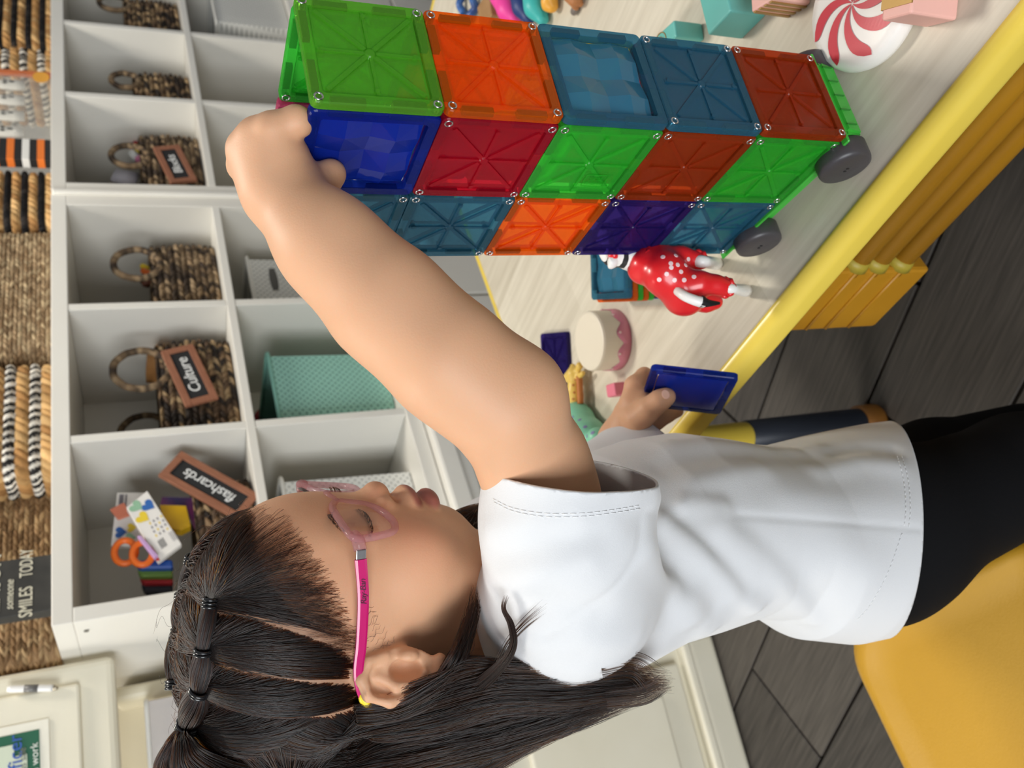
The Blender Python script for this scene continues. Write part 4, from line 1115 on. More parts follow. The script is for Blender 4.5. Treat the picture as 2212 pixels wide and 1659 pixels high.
# ---- peppermint, boxes and blocks at the right edge
pr = .046; ph = .020; p0 = onz(1842, 8, ZTAB+ph)
pm = empty('peppermint_toy', frame((p0[0], p0[1], ZTAB), (1,0,0), (0,1,0))); tag(pm, 'round white peppermint candy toy with red swirls', 'toy candy')
def dome(r): return ph-.0035*(r/pr)**2
prof = [(0,0),(pr*.86,0),(pr*.97,.004),(pr,.009)]+[(pr*math.cos(t), .009+.008*math.sin(t)) for t in np.linspace(.3,1.2,4)]+[(r, dome(r)) for r in np.linspace(pr*.33,0,4)]
prof = [(0,0),(pr*.86,0),(pr*.97,.003),(pr,.008),(pr*.985,.0125),(pr*.93,dome(pr*.93))]+[(r, dome(r)) for r in np.linspace(pr*.8,0,6)]
v, f = lathe(prof, 60); mobj('candy_body', v, f, mat('candy_white', (236,232,226), rough=.4), pm, smooth=True)
RDS = mat('candy_red', (200,52,66), rough=.4)
for k in range(8):
    v, f = [], []
    m_ = 16
    for i in range(m_+1):
        t = i/m_; r = pr*(.02+.90*t); a0 = k*math.pi/4+1.05*t
        wd = (math.pi/8)*(1.05 if t < .75 else 1.05*(1-((t-.75)/.25)**2))
        for a in (a0-wd*.5-.0, a0+wd*.5): v.append((r*math.cos(a), r*math.sin(a), dome(r)+.0006))
        if i: f.append((2*i-2, 2*i-1, 2*i+1, 2*i))
    mobj('red_swirl', v, [q[::-1] for q in f], RDS, pm)
def pxbox(name, label, q0, q1, h_, dep, material, cat='toy box', bev=.002):
    a, b = T(*q0), T(*q1); d = b-a; L = np.linalg.norm(d); d /= L; n_ = np.array([-d[1], d[0], 0])
    root = empty(name, frame(a, d, n_)); tag(root, label, cat)
    rbox('body', (L/2, dep/2, h_/2), (L, dep, h_), bev, material, root, 3)
    return root, L
TEAL = mat('mint_toy_box', (96,178,170), rough=.4, rgb2=(106,186,178), scale=10); GOLD = mat('gold_print', (166,132,76), rough=.4, metal=.5); PNKB = mat('pink_box', (232,178,166), rough=.5)
r1, L1 = pxbox('mint_block', 'small mint green toy block with a copper emblem on top', (1522,86), (1517,50), .032, .040, TEAL)
v, f = tube([(.009*math.cos(a), .009*math.sin(a), 0) for a in np.linspace(0,2*math.pi,28,endpoint=False)], .0006, 6, True); mobj('emblem_ring', v, f, GOLD, r1, Matrix.Translation((L1*.40,.024,.0322)))
em = []
for k in range(5):
    a = 2*math.pi*k/5; vv, ff = lathe([(0,0),(.0022,0),(.0022,.0006),(0,.0006)], 8); em.append(([(x+.0036*math.cos(a), y+.0036*math.sin(a), z) for x, y, z in vv], ff))
v, f = join_vf(em); mobj('emblem', v, f, GOLD, r1, Matrix.Translation((L1*.40,.024,.0321)))
r2, L2 = pxbox('mint_box', 'larger mint green toy box beside the small mint block', (1603,86), (1655,34), .037, .05, TEAL)
r3, L3_ = pxbox('striped_pink_box', 'pale pink toy box with gold stripes between the mint box and the peppermint', (1698,39), (1752,8), .036, .05, PNKB)
for k in range(4): rbox('gold_stripe', (L3_*(.14+.22*k), -.0004, .018), (L3_*.10, .0012, .0358), .0, GOLD, r3)
r4, L4 = pxbox('gold_banded_pink_box', 'pink toy box with gold bands right of the peppermint', (2000,60), (2068,44), .042, .055, PNKB)
for k in range(2): rbox('gold_band', (-.0004, .010+.022*k, .021), (.0012, .007, .0415), 0, GOLD, r4)
for k in range(2): rbox('gold_band', (L4/2, .010+.022*k, .0422), (L4, .007, .0012), 0, GOLD, r4)

r6, L6 = pxbox('pink_block', 'small pink toy block behind the lower hand', (1356,852), (1352,824), .016, .02, mat('pink_block_paint', (222,120,140), rough=.45), 'toy block')

# ---- toys further back at the right edge
tr = empty('mermaid_doll', frame(T(1140,20), (1,0,0), (0,1,0))); tag(tr, 'mermaid doll lying down with pink hair, navy body and teal tail', 'doll')
def blob(name, pts, rs, m_, par, h=.003):
    lo, hi = bounds(pts, max(rs)+.008); return sdf_obj(name, lambda p: s_chain(p, pts, rs, .008), lo, hi, h, m_, par)
blob('hair', [T(1085,-10,.016), T(1100,22,.013), T(1112,38,.010)], [.018,.015,.009], mat('doll_pink', (236,64,158), rough=.5), tr)
blob('body', [T(1122,-12,.016), T(1130,15,.014), T(1142,38,.011)], [.014,.013,.009], mat('doll_navy', (26,52,112), rough=.5), tr)
blob('tail', [T(1150,-14,.016), T(1158,15,.014), T(1172,42,.010)], [.014,.014,.008], mat('doll_teal', (60,180,176), rough=.45), tr)
blob('fin', [T(1186,-10,.014), T(1188,8,.012), T(1194,16,.010)], [.010,.009,.005], mat('doll_gold', (232,168,60), rough=.4), tr)
bl = empty('blue_bracelet', frame(T(1005,5), (1,0,0), (0,1,0))); tag(bl, 'twisted blue toy bracelet near the far table edge', 'bracelet')
c_ = T(1010, 2, .008); pts = [c_+np.array([.028*math.cos(a), .028*math.sin(a), .003*math.sin(a*6)]) for a in np.linspace(0,2*math.pi,48,endpoint=False)]
v, f = tube(pts, .006, 8, True); world_child(mobj('ring', v, f, mat('bracelet_blue', (58,104,170), rough=.35, rgb2=(30,60,120), scale=60), smooth=True), bl)
r5, L5 = pxbox('kraft_box', 'brown kraft box beside the blue bracelet', (1090,36), (1082,-20), .02, .045, mat('kraft', (150,112,70), rough=.7, rgb2=(164,126,84), scale=30), 'box')
hp = empty('pony_figurine', frame(T(1240,10), (1,0,0), (0,1,0))); tag(hp, 'tiny tan pony figurine lying by the photo edge', 'figurine')
blob('body', [T(1230,-18,.012), T(1242,-2,.012)], [.011,.009], mat('pony_tan', (176,116,70), rough=.5), hp, .002)
blob('leg', [T(1238,2,.012), T(1244,16,.006)], [.006,.004], mat('pony_tan', (176,116,70)), hp, .0015); blob('leg', [T(1246,0,.010), T(1253,8,.006)], [.0055,.004], mat('pony_tan', (176,116,70)), hp, .0015)
blob('hoof', [T(1243,20,.005), T(1240,25,.005)], [.005,.0045], mat('pony_hoof', (120,110,104), rough=.4), hp, .0015)

# ================================================================== CHILD'S CHAIR
zs = .30; c0 = onz(1802, 1366, zs); n_ = np.array([.53,-.848,0]); d = np.array([-.848,-.53,0])
ch = empty('child_chair', frame((c0[0], c0[1], 0), d, n_)); tag(ch, 'yellow plastic child chair under the girl', 'chair')
YCH = mat('chair_yellow', (182,136,24), rough=.45, rgb2=(190,144,32), scale=6, bump=.08, bscale=400)
bm = bmesh.new()
def slab_loop(g, z): return [bm.verts.new((x+.17, y+.16, z)) for x, y in [((p[0])*(.17-g)/.17, (p[1])*(.16-g)/.16) for p in [(a*1., b*1.) for a, b in sq_loop(1., .32, 9)] for p in [(p[0]*.17, p[1]*.16)]]]
lps = [slab_loop(.012, zs-.034), slab_loop(.002, zs-.03), slab_loop(0, zs-.012), slab_loop(.004, zs-.003), slab_loop(.011, zs), slab_loop(.020, zs-.0008), slab_loop(.026, zs-.004), slab_loop(.05, zs-.006)]
for a, b in zip(lps, lps[1:]):
    for i in range(len(a)): bm.faces.new((a[i], a[(i+1) % len(a)], b[(i+1) % len(a)], b[i]))
bm.faces.new(lps[-1]); bm.faces.new(lps[0][::-1])
st = link('seat', bm_mesh('seat', bm, YCH, True), ch)
for x, y in ((.03,.03),(.31,.03),(.03,.29),(.31,.29)):
    v, f = tube([(x, y, 0), (x+(.012 if x < .1 else -.012), y+(.012 if y < .1 else -.012), zs-.03)], [.016,.019], 14); mobj('leg', v, f, YCH, ch, smooth=True)

# ================================================================== THE GIRL
def rot_h(y_, p_, r_):
    cz, sz = math.cos(y_), math.sin(y_); cy, sy = math.cos(p_), math.sin(p_); cx, sx = math.cos(r_), math.sin(r_)
    return np.array([[cz,-sz,0],[sz,cz,0],[0,0,1]]) @ np.array([[cy,0,sy],[0,1,0],[-sy,0,cy]]) @ np.array([[1,0,0],[0,cx,-sx],[0,sx,cx]])
HR = rot_h(-.1902, .0658, .0769); HT = np.array([-.1504, .5704, .9139])
def hw(l): return HR @ np.asarray(l, float)+HT                       # head-local to world
HT32, HR32 = HT.astype(np.float32), HR.astype(np.float32)
def hl(p): return (p-HT32) @ HR32
CRC, CRR = np.array([-.005, 0, .020], np.float32), np.array([.0945, .0695, .0775], np.float32)    # cranium
person = empty('person', frame((-.15, .575, 0), (1,0,0), (0,1,0)))
tag(person, 'child in a white T-shirt and pink glasses reaching for the tile tower', 'person')

def ear_fn(q, sgn):
    # sgn -1 near ear; local ear axes: back, up, out
    c = np.array([-.0065, sgn*.0715, -.0225]); out = np.array([.26, sgn*.96, .06]); out /= np.linalg.norm(out)
    up = np.array([.10, 0, 1.]); up -= out*(up@out); up /= np.linalg.norm(up); bk = np.cross(up, out)*(1 if sgn < 0 else -1)
    if bk[0] > 0: bk = -bk
    E = A32(np.stack([bk, up, out], 1)); p = ((q-A32(c)) @ E)/np.float32(1.14)
    pl = s_ell(p, (.001, .001, -.001), (.0142, .0228, .0040))
    hel = [(-.0095,.010,.001),(-.0075,.019,.002),(.001,.0232,.003),(.0095,.0185,.0035),(.0135,.007,.004),(.0118,-.006,.0035),(.0065,-.015,.003),(.0005,-.0205,.002),(-.0055,-.0215,.001)]
    d = smin(pl, s_chain(p, hel, [.0024,.0028,.0032,.0034,.0034,.0031,.0032,.0042,.0036], .002), .003)
    d = smax(d, -s_ell(p, (.0065, .009, .0055), (.0042, .0085, .0046)), .003)
    d = smin(d, s_chain(p, [(.001,.014,.0015),(.0062,.004,.003),(.0048,-.006,.003),(.000,-.0115,.003)], [.0020,.0026,.0026,.0022], .002), .003)
    d = smax(d, -s_ell(p, (-.0015, -.001, .0045), (.0052, .0082, .0072)), .003)
    d = smin(d, s_ell(p, (-.0085, -.003, .0015), (.0032, .0048, .0032)), .003)
    d = smin(d, s_cone(p, (-.004, 0, -.009), (0, 0, -.0035), .010, .007), .005)
    d = smax(d, -s_ell(p, (-.0022, -.0015, .0030), (.0056, .0088, .0085)), .0025)
    d = smin(d, s_ell(p, (-.0088, -.003, .0022), (.0030, .0048, .0032)), .0025)
    return d*np.float32(1.14)
def head_fn(p):
    q = hl(p)
    d = s_ell(q, CRC, CRR)
    d = smin(d, s_ell(q, (.036,0,-.028), (.0475,.0570,.062)), .02)
    d = smin(d, s_ell(q, (.028,0,-.060), (.0420,.046,.038)), .015)
    d = smin(d, s_sph(q, (.0535,0,-.0790), .0168), .014)
    for s in (-1, 1):
        d = smin(d, s_ell(q, (.044,s*.034,-.041), (.029,.0245,.029)), .012)
    d = smin(d, s_ell(q, (.0605,0,-.052), (.0195,.025,.0225)), .010)
    d = smin(d, s_ell(q, (.0640,0,.017), (.0140,.038,.012)), .012)
    for s in (-1, 1):
        d = smax(d, -s_ell(q, (.0915,s*.032,-.004), (.0125,.0155,.0105)), .010)
        d = smin(d, s_ell(q, (.0655,s*.0305,-.0055), (.0128,.0155,.0125)), .004)
    d = smin(d, s_chain(q, [(.0690,0,.002), (.0765,0,-.014), (.0852,0,-.0270)], [.0058,.0072,.0098], .005), .006)
    for s in (-1, 1): d = smin(d, s_ell(q, (.0785,s*.0118,-.0305), (.0090,.0078,.0070)), .004)
    for s in (-1, 1): d = smax(d, -s_ell(q, (.0850,s*.0070,-.0390), (.0046,.0032,.0034)), .003)
    d = smin(d, s_ell(q, (.0815,0,-.0498), (.0088,.0165,.0066)), .005)
    d = smin(d, s_ell(q, (.0788,0,-.0660), (.0080,.0140,.0066)), .005)
    d = smax(d, -s_chain(q, [(.0800,-.0205,-.0600),(.0890,-.008,-.0585),(.0900,0,-.0580),(.0890,.008,-.0585),(.0800,.0205,-.0600)], [.0012,.0022,.0028,.0022,.0012], .002), .002)
    for s in (-1, 1):
        near_ = np.abs(q[:, 1]-s*.0705) < .05
        e = np.full(len(q), 1., np.float32); e[near_] = ear_fn(q[near_], s); d = smin(d, e, .004)
    d = smin(d, s_cone(q, (-.016,0,-.055), (-.030,0,-.135), .041, .044), .02)
    return d
SHR = P(1212,1245,.516); ELB = P(1082,872,.455); WRR = P(607,418,.474)
def armR_fn(p):
    d = s_chain(p, [SHR, P(1182,1080,.503), P(1148,990,.486), ELB, P(965,775,.449), P(835,655,.455), P(715,535,.463), WRR], [.027,.0268,.0268,.0268,.0284,.0281,.0243,.0202], .024)
    d = smin(d, s_sph(p, P(1122,848,.458), .0215), .018)          # point of the elbow
    return d
def handR_fn(p):
    mc = [P(590,282,.462), P(556,296,.468), P(531,322,.476), P(526,358,.486)]
    d = None
    for q, r1, r2 in zip(mc, (.0165,.0165,.016,.0145), (.0102,.0104,.0100,.0090)):
        e = s_cone(p, WRR, q, r1, r2); d = e if d is None else smin(d, e, .006)
    d = smin(d, s_ell(p, P(590,345,.478), (.020,.020,.021)), .012)
    fin = [([mc[0], P(640,262,.463), P(672,268,.482), P(690,278,.497)], [.0100,.0086,.0078,.0068]),
           ([mc[1], P(612,284,.480), P(658,298,.497), P(688,312,.507)], [.0100,.0088,.0080,.0070]),
           ([mc[2], P(588,322,.496), P(640,338,.511), P(672,348,.518)], [.0097,.0086,.0078,.0068]),
           ([mc[3], P(574,362,.505), P(618,376,.518), P(648,382,.524)], [.0088,.0078,.0070,.0062])]
    for pts, rs in fin: d = smin(d, s_chain(p, pts, rs, .002), .0026)
    d = smin(d, s_chain(p, [P(615,395,.478), P(648,400,.484), P(678,398,.490), P(702,386,.494), P(717,374,.4950)], [.0165,.0132,.0098,.0092,.0082], .005), .006)
    return d
LW = P(1338,952,.800)
def handL_fn(p):
    d = s_chain(p, [P(1480,1120,.83), P(1400,1030,.815), LW, P(1365,905,.790)], [.026,.0235,.0185,.019], .012)
    d = smin(d, s_ell(p, P(1385,880,.784), (.019,.018,.017)), .012)
    d = smin(d, s_chain(p, [P(1378,905,.772), P(1402,884,.762), P(1424,866,.7565), P(1440,857,.7555)], [.0130,.0105,.0092,.0082], .005), .007)
    for pts, rs in (([P(1362,868,.782), P(1370,832,.786), P(1392,812,.796), P(1412,822,.802)], [.0098,.0088,.0080,.0068]),
                    ([P(1382,868,.796), P(1396,836,.808), P(1424,832,.816)], [.0095,.0085,.0070]),
                    ([P(1406,890,.802), P(1432,862,.816), P(1455,860,.820)], [.0095,.0085,.0070]),
                    ([P(1410,916,.802), P(1440,896,.812), P(1462,888,.816)], [.0090,.0078,.0065])):
        d = smin(d, s_chain(p, pts, rs, .003), .004)
    return d
SHL = np.array([-.150, .660, .762])
def core_fn(p):
    d = s_chain(p, [SHR+np.array([-.01,.03,-.008]), np.array([-.170,.575,.77]), SHL], [.034,.040,.036], .03)
    d = smin(d, s_chain(p, [np.array([-.160,.575,.78]), np.array([-.132,.575,.62]), np.array([-.150,.578,.46])], [.052,.050,.055], .03), .03)
    d = smin(d, s_chain(p, [SHL, P(1500,1150,.84), P(1480,1120,.83)], [.036,.029,.026], .02), .02)
    return d
def body_fn(p):
    p = A32(p); d = np.full(len(p), .5, np.float32)
    def part(fn, c, r, k, cur):
        # evaluate a limb only near it
        m_ = ((p-c)**2).sum(1) < (r+.05)**2
        if not m_.any(): return cur
        e = np.full(len(p), .5, np.float32); e[m_] = fn(p[m_]); cur[:] = smin(cur, e, k); return cur
    part(head_fn, hw((0,0,0)), .17, .02, d)
    part(core_fn, np.array([-.15,.575,.64]), .30, .03, d)
    part(armR_fn, (SHR+WRR)/2, .20, .02, d)
    part(handR_fn, P(610,330,.48), .09, .012, d)
    part(handL_fn, P(1400,960,.80), .12, .02, d)
    return d
bv, bq = polygonise(body_fn, (-.285,.37,.40), (.175,.80,1.035), .0016)
SKIN = vcol_mat('skin', rough=.52, spec=.35, sub=.22, bump=.06, bscale=900)
bme = np_mesh('body', bv, bq, SKIN)
body = link('body', bme); world_child(body, person)
# skin colouring: lips, cheeks, scalp under the hair
q = hl(bv); sk = np.tile(np.array(lin((215,166,131))[:3]), (len(bv), 1))
def blend(mask, rgb): 
    global sk
    sk = sk*(1-mask[:, None])+np.array(lin(rgb)[:3])*mask[:, None]
def gs(c, r): return np.exp(-(((q-np.asarray(c))/np.asarray(r))**2).sum(1))
blend(.45*np.clip(gs((.062,-.040,-.042),(.03,.02,.02))+gs((.062,.040,-.042),(.03,.02,.02)), 0, 1), (222,150,122))
blend(.25*gs((.094,0,-.03),(.01,.012,.008)), (220,140,112))
def inel(c, r, soft=.18): return np.clip((1+soft-np.sqrt((((q-np.asarray(c))/np.asarray(r))**2).sum(1)))/soft, 0, 1)
blend(.80*np.maximum(inel((.0845,0,-.0530),(.0078,.0170,.0052),.35), inel((.0815,0,-.0655),(.0080,.0145,.0070),.35)), (150,74,72))
hx = np.array([-.11,-.05,-.035,-.02,-.008,.006,.018,.030,.045,.060,.075,.092]); hz = np.array([-.085,-.075,-.055,-.018,.004,.006,.002,.012,.026,.038,.047,.056])
def hair_mask(ql):
    zl = np.interp(ql[:, 0], hx, hz); return np.clip((ql[:, 2]-zl+.004)/.014, 0, 1)
onhead = (np.abs((((q-CRC)/CRR)**2).sum(1)-1) < .35)
blend(.62*hair_mask(q)*onhead, (116,84,64))
for s in (-1, 1): blend(.75*np.exp(-((q[:, 2]+.0115-.003*((q[:,1]-s*.031)/.013)**2)/.0012)**2)*(np.abs(q[:, 1]-s*.031) < .0135)*(q[:, 0] > .06), (70,46,40))
blend(.35*inel((.0745,-.031,-.005),(.012,.015,.010),.5), (190,140,116)); blend(.35*inel((.0745,.031,-.005),(.012,.015,.010),.5), (190,140,116))
tint(bme, sk)
# finger nail of the left thumb and right thumb
bvh_b = BVHTree.FromPolygons([Vector(v) for v in bv], [tuple(int(i) for i in f) for f in bq])
NAIL = mat('nail', (236,190,168), rough=.25)
for (x, y, r, rx) in ((1438,852,.0036,1.25), (1436,857,.0001,1.)):
    h_ = hit(bvh_b, x, y)
    if h_[0] is not None and r > .001: disc('thumb_nail', h_[0], h_[1], r, NAIL, person, rx=rx)

# ------------------------------------------------------------------ blue tile in the left hand
tp = [P(1366,790,.738), P(1540,809,.734), P(1580,893,.792), P(1448,873,.796)]
c_ = (tp[0]+tp[1]+tp[2]+tp[3])/4; ex = tp[1]-tp[0]; ex /= np.linalg.norm(ex); ey = tp[3]-tp[0]; ey -= ex*(ey@ex); ey /= np.linalg.norm(ey); ez = np.cross(ex, ey)
tile('dark blue faceted tile held in the girl\'s lower hand', 'navy', frame(c_, ex, ey, ez), True, 1, 'loose magnetic tiles')

# ------------------------------------------------------------------ T-shirt
tz_ = np.array([.40,.44,.47,.52,.55,.58,.62,.66,.70,.74,.79,.815,.84])
tcx = np.array([-.157,-.1585,-.159,-.1545,-.141,-.134,-.132,-.1335,-.142,-.1515,-.1625,-.168,-.172])
tsa = np.array([.095,.0945,.093,.0835,.0745,.0755,.0815,.0815,.082,.0765,.0625,.050,.030])
tsb = np.array([.097,.096,.095,.093,.092,.092,.094,.098,.102,.103,.098,.080,.05])
SLD = P(1222,1020,.484); SLA = P(1238,1275,.540); SLn = SLD-P(1216,1240,.506); SLn /= np.linalg.norm(SLn); SLH = P(1230,1058,.441); HSn = np.cross(P(1300,1002,.528)-SLH, P(1042,1004,.486)-SLH); HSn /= np.linalg.norm(HSn); HSn *= np.sign(HSn@SLn)
LLA = SHL+np.array([.01,0,-.01]); LLD = P(1395,1000,.80); LLn = LLD-LLA; LLn /= np.linalg.norm(LLn)
FOLDS = []
def shirt_base(p):
    z = np.clip(p[:, 2], .34, .84)
    cx = np.interp(z, tz_, tcx); a = np.interp(z, tz_, tsa); b = np.interp(z, tz_, tsb)
    dx = (p[:, 0]-cx)/a; dy = (p[:, 1]-.577)/b
    rr = np.sqrt(dx*dx+dy*dy)
    d = (rr-1)*np.minimum(a, b)*.93
    d = smax(d, (p[:, 2]-.806)*.9, .03)
    d = smin(d, s_chain(p, [P(1222,1265,.532), np.array([-.175,.577,.785]), SHL+np.array([-.01,-.01,.0])], [.043,.038,.038], .03), .03)
    sl = s_chain(p, [SLA, P(1224,1130,.500), SLD+SLn*.028], [.0480,.0480,.0480], .02)
    d = smin(d, sl, .034)
    l2 = s_chain(p, [LLA, LLD, LLD+LLn*.03], [.046,.044,.044], .02)
    d = smin(d, l2, .03)
    return d
def fold_fn(p):
    a = np.zeros(len(p))
    for pts, amp, wdt in FOLDS:
        dm = np.full(len(p), 1e3)
        for i in range(len(pts)-1):
            pa = p-pts[i]; ba = pts[i+1]-pts[i]; h_ = np.clip((pa@ba)/(ba@ba), 0, 1)
            dm = np.minimum(dm, ((pa-h_[:, None]*ba)**2).sum(1))
        a += amp*np.exp(-dm/(wdt*wdt))
    return a
def shirt_fn(p):
    d = shirt_base(p)
    nr = np.abs(d) < .03
    if nr.any() and FOLDS:
        d = d.copy(); f_ = fold_fn(p[nr]); d[nr] -= f_
    return d
slo, shi = (-.30,.345,.34), (.03,.82,.87)
v0, q0_ = polygonise(lambda p: shirt_base(p), slo, shi, .006)
bt = BVHTree.FromPolygons([Vector(v) for v in v0], [tuple(int(i) for i in f) for f in q0_])
def fold(pxs, amp, wdt):
    pts = []
    for x, y in pxs:
        h_ = hit(bt, x, y)
        if h_[0] is not None: pts.append(np.array(h_[0]))
    if len(pts) > 1: FOLDS.append((pts, amp, wdt))
fold([(1395,1106),(1600,1113),(1840,1131),(1985,1142)], -.0007, .0030)                      # side seam
fold([(1388,1120),(1378,1190),(1330,1268),(1262,1322),(1180,1372)], -.0008, .0035)         # sleeve seam
fold([(1430,1125),(1530,1212),(1590,1280),(1632,1312)], .0034, .008); fold([(1470,1125),(1560,1210),(1610,1275)], -.0016, .009)
fold([(1400,1190),(1450,1270),(1488,1335)], .0034, .010); fold([(1430,1180),(1490,1265),(1535,1312)], -.0022, .010)
fold([(1560,1135),(1690,1255),(1750,1340)], .0026, .011); fold([(1600,1140),(1735,1262),(1800,1340)], -.0014, .012)
fold([(1500,1290),(1520,1330),(1525,1360)], .0034, .012)
fold([(1410,1072),(1480,1088),(1560,1094)], .0024, .008); fold([(1405,1045),(1500,1040),(1640,1012)], .0020, .012)
fold([(1430,1005),(1560,980),(1700,985)], -.0020, .013); fold([(1450,960),(1600,965),(1760,970)], .0026, .014)
fold([(1760,1015),(1850,998),(1930,1005)], .0026, .011); fold([(1800,980),(1870,968),(1930,972)], -.0020, .009)
fold([(1060,1150),(1150,1125),(1240,1110)], .0020, .009); fold([(1075,1200),(1170,1175),(1290,1150)], -.0016, .010)
fold([(1060,1260),(1160,1235),(1270,1210)], .0020, .009); fold([(1330,1090),(1375,1120)], -.0016, .009)
fold([(1090,1290),(1200,1300),(1290,1320)], -.0016, .011); fold([(1150,1390),(1260,1385),(1370,1375)], .0022, .011)
fold([(1700,1075),(1820,1085),(1940,1095)], .0012, .015); fold([(1820,1200),(1880,1230)], .0020, .02)
shv, shq = polygonise(shirt_fn, slo, shi, .0022)
# open the hems
COTB = bmesh.new(); tmp = np_mesh('tmp', shv, shq, None); COTB.from_mesh(tmp); bpy.data.meshes.remove(tmp)
def open_hem_at(c, n, m_, rad):
    return open_hem(c, n, rad, m_)
def open_hem(c, n, rad, m_=None):
    c = Vector(c); n = Vector(n); m_ = Vector(m_) if m_ is not None else c
    fs = [f for f in COTB.faces if (f.calc_center_median()-m_).length < rad]
    gm = set(fs)
    for f in fs: gm.update(f.verts); gm.update(f.edges)
    bmesh.ops.bisect_plane(COTB, geom=list(gm), dist=1e-6, plane_co=c, plane_no=n, clear_outer=True)
open_hem(SLD+HSn*.03, HSn, .0) if 0 else None; open_hem_at(SLH, HSn, SLD, .105); open_hem(LLD, LLn, .085)
open_hem((-.252,.578,.419), Vector((-.221,-.663,-1.)).normalized(), .5)
bmesh.ops.triangulate(COTB, faces=list(COTB.faces))
COTB.verts.ensure_lookup_table(); COTB.verts.index_update()
shv = np.array([v.co[:] for v in COTB.verts]); shq = np.array([[v.index for v in f.verts] for f in COTB.faces]); COTB.free()
COT = mat('white_cotton', (212,213,215), rough=.85, spec=.2, bump=.12, bscale=1400, sheen=.25)
shirt = link('t_shirt', np_mesh('t_shirt', shv, shq, COT)); world_child(shirt, person)
sm = shirt.modifiers.new('thickness', 'SOLIDIFY'); sm.thickness = .0016; sm.offset = -1
bsh = BVHTree.FromPolygons([Vector(v) for v in shv], [tuple(int(i) for i in f) for f in shq])
def stitch(name, pxs, r=.0002, dash=.0032, gap=.0014):
    pts = []
    for x, y in spline([(a, b, 0) for a, b in pxs], 14)[:, :2]:
        h_ = hit(bsh, x, y)
        if h_[0] is not None: pts.append(np.array(h_[0]+h_[1]*.0003))
    if len(pts) < 3: return
    pts = np.array(pts); d_ = np.r_[0, np.cumsum(np.linalg.norm(np.diff(pts, axis=0), axis=1))]
    parts = []
    for s0 in np.arange(0, d_[-1]-dash, dash+gap):
        ss = np.linspace(s0, s0+dash, 3); pp = np.stack([np.interp(ss, d_, pts[:, k]) for k in range(3)], 1); parts.append(tube(pp, r, 5))
    v, f = join_vf(parts); o = mobj(name, v, f, mat('white_thread', (236,237,238), rough=.7), smooth=True); world_child(o, shirt)
stitch('hem_stitching', [(1066,1078),(1110,1098),(1180,1109),(1260,1108),(1330,1100),(1386,1090)]); stitch('hem_stitching', [(1068,1085),(1112,1105),(1180,1116),(1260,1115),(1330,1107),(1386,1097)])
stitch('hem_stitching', [(1938,985),(1952,1040),(1956,1100),(1952,1140)]); stitch('hem_stitching', [(1948,985),(1962,1040),(1966,1100),(1962,1140)])
stitch('hem_stitching', [(1948,1152),(1918,1235),(1880,1305),(1845,1345)])
# ribbed collar
nb0 = hw((-.030,0,-.118)); nz = Vector(hw((-.016,0,-.055))-hw((-.030,0,-.135))).normalized(); nx_ = nz.orthogonal().normalized(); ny_ = nz.cross(nx_)
pts = [np.array(Vector(nb0)+nx_*math.cos(a)*.055+ny_*math.sin(a)*.058) for a in np.linspace(0,2*math.pi,64,endpoint=False)]
v, f = tube(pts, .0062, 8, True); world_child(mobj('collar', v, f, COT, smooth=True), shirt)

# ------------------------------------------------------------------ trousers
def pants_fn(p):
    d = s_ell(p, (-.160,.578,.425), (.086,.094,.085))
    d = smin(d, s_chain(p, [np.array([-.148,.545,.40]), np.array([-.120,.530,.27]), np.array([-.105,.525,.12])], [.062,.053,.046], .02), .02)
    d = smin(d, s_chain(p, [np.array([-.148,.612,.40]), np.array([-.125,.625,.27]), np.array([-.11,.63,.12])], [.060,.052,.045], .02), .02)
    return np.maximum(d, p[:, 2]-.47)
pv, pq = polygonise(pants_fn, (-.27,.44,.05), (0,.72,.49), .004)
pants = link('trousers', np_mesh('trousers', pv, pq, mat('black_cloth', (13,13,15), rough=.9, spec=.15, bump=.1, bscale=900))); world_child(pants, person)

# ------------------------------------------------------------------ glasses
gl_ = empty('glasses', frame(hw((0,0,0)), HR[:, 0], HR[:, 1], HR[:, 2])); tag(gl_, 'clear pink framed glasses with magenta temples worn by the girl', 'glasses')
def gsurf(y, z): return .0862+.12*z-2.0*y*y
RIMC = clear_plastic('clear_pink_frame', (236,196,200), clear=.80, rough=.04)
LENS = bpy.data.materials.new('spectacle_lens'); LENS.use_nodes = True
nt = LENS.node_tree; t_ = nt.nodes.new('ShaderNodeBsdfTransparent'); t_.inputs[0].default_value = (.93,.92,.93,1); g_ = nt.nodes.new('ShaderNodeBsdfGlossy'); g_.inputs['Roughness'].default_value = .02
fr_ = nt.nodes.new('ShaderNodeFresnel'); fr_.inputs[0].default_value = 1.45; mx_ = nt.nodes.new('ShaderNodeMixShader')
mx_.inputs[0].default_value = .05; nt.links.new(t_.outputs[0], mx_.inputs[1]); nt.links.new(g_.outputs[0], mx_.inputs[2]); nt.links.new(mx_.outputs[0], nt.nodes['Material Output'].inputs[0])
MAG = mat('magenta_temple', (196,24,106), rough=.25, coat=.4); SIL = mat('hinge_silver', (190,188,190), rough=.25, metal=1.)
rim2 = [(.0100,.0030),(.0105,-.0070),(.0140,-.0165),(.0240,-.0232),(.0390,-.0252),(.0500,-.0215),(.0555,-.0120),(.0595,.0010),(.0585,.0078),(.0500,.0095),(.0340,.0098),(.0200,.0085)]
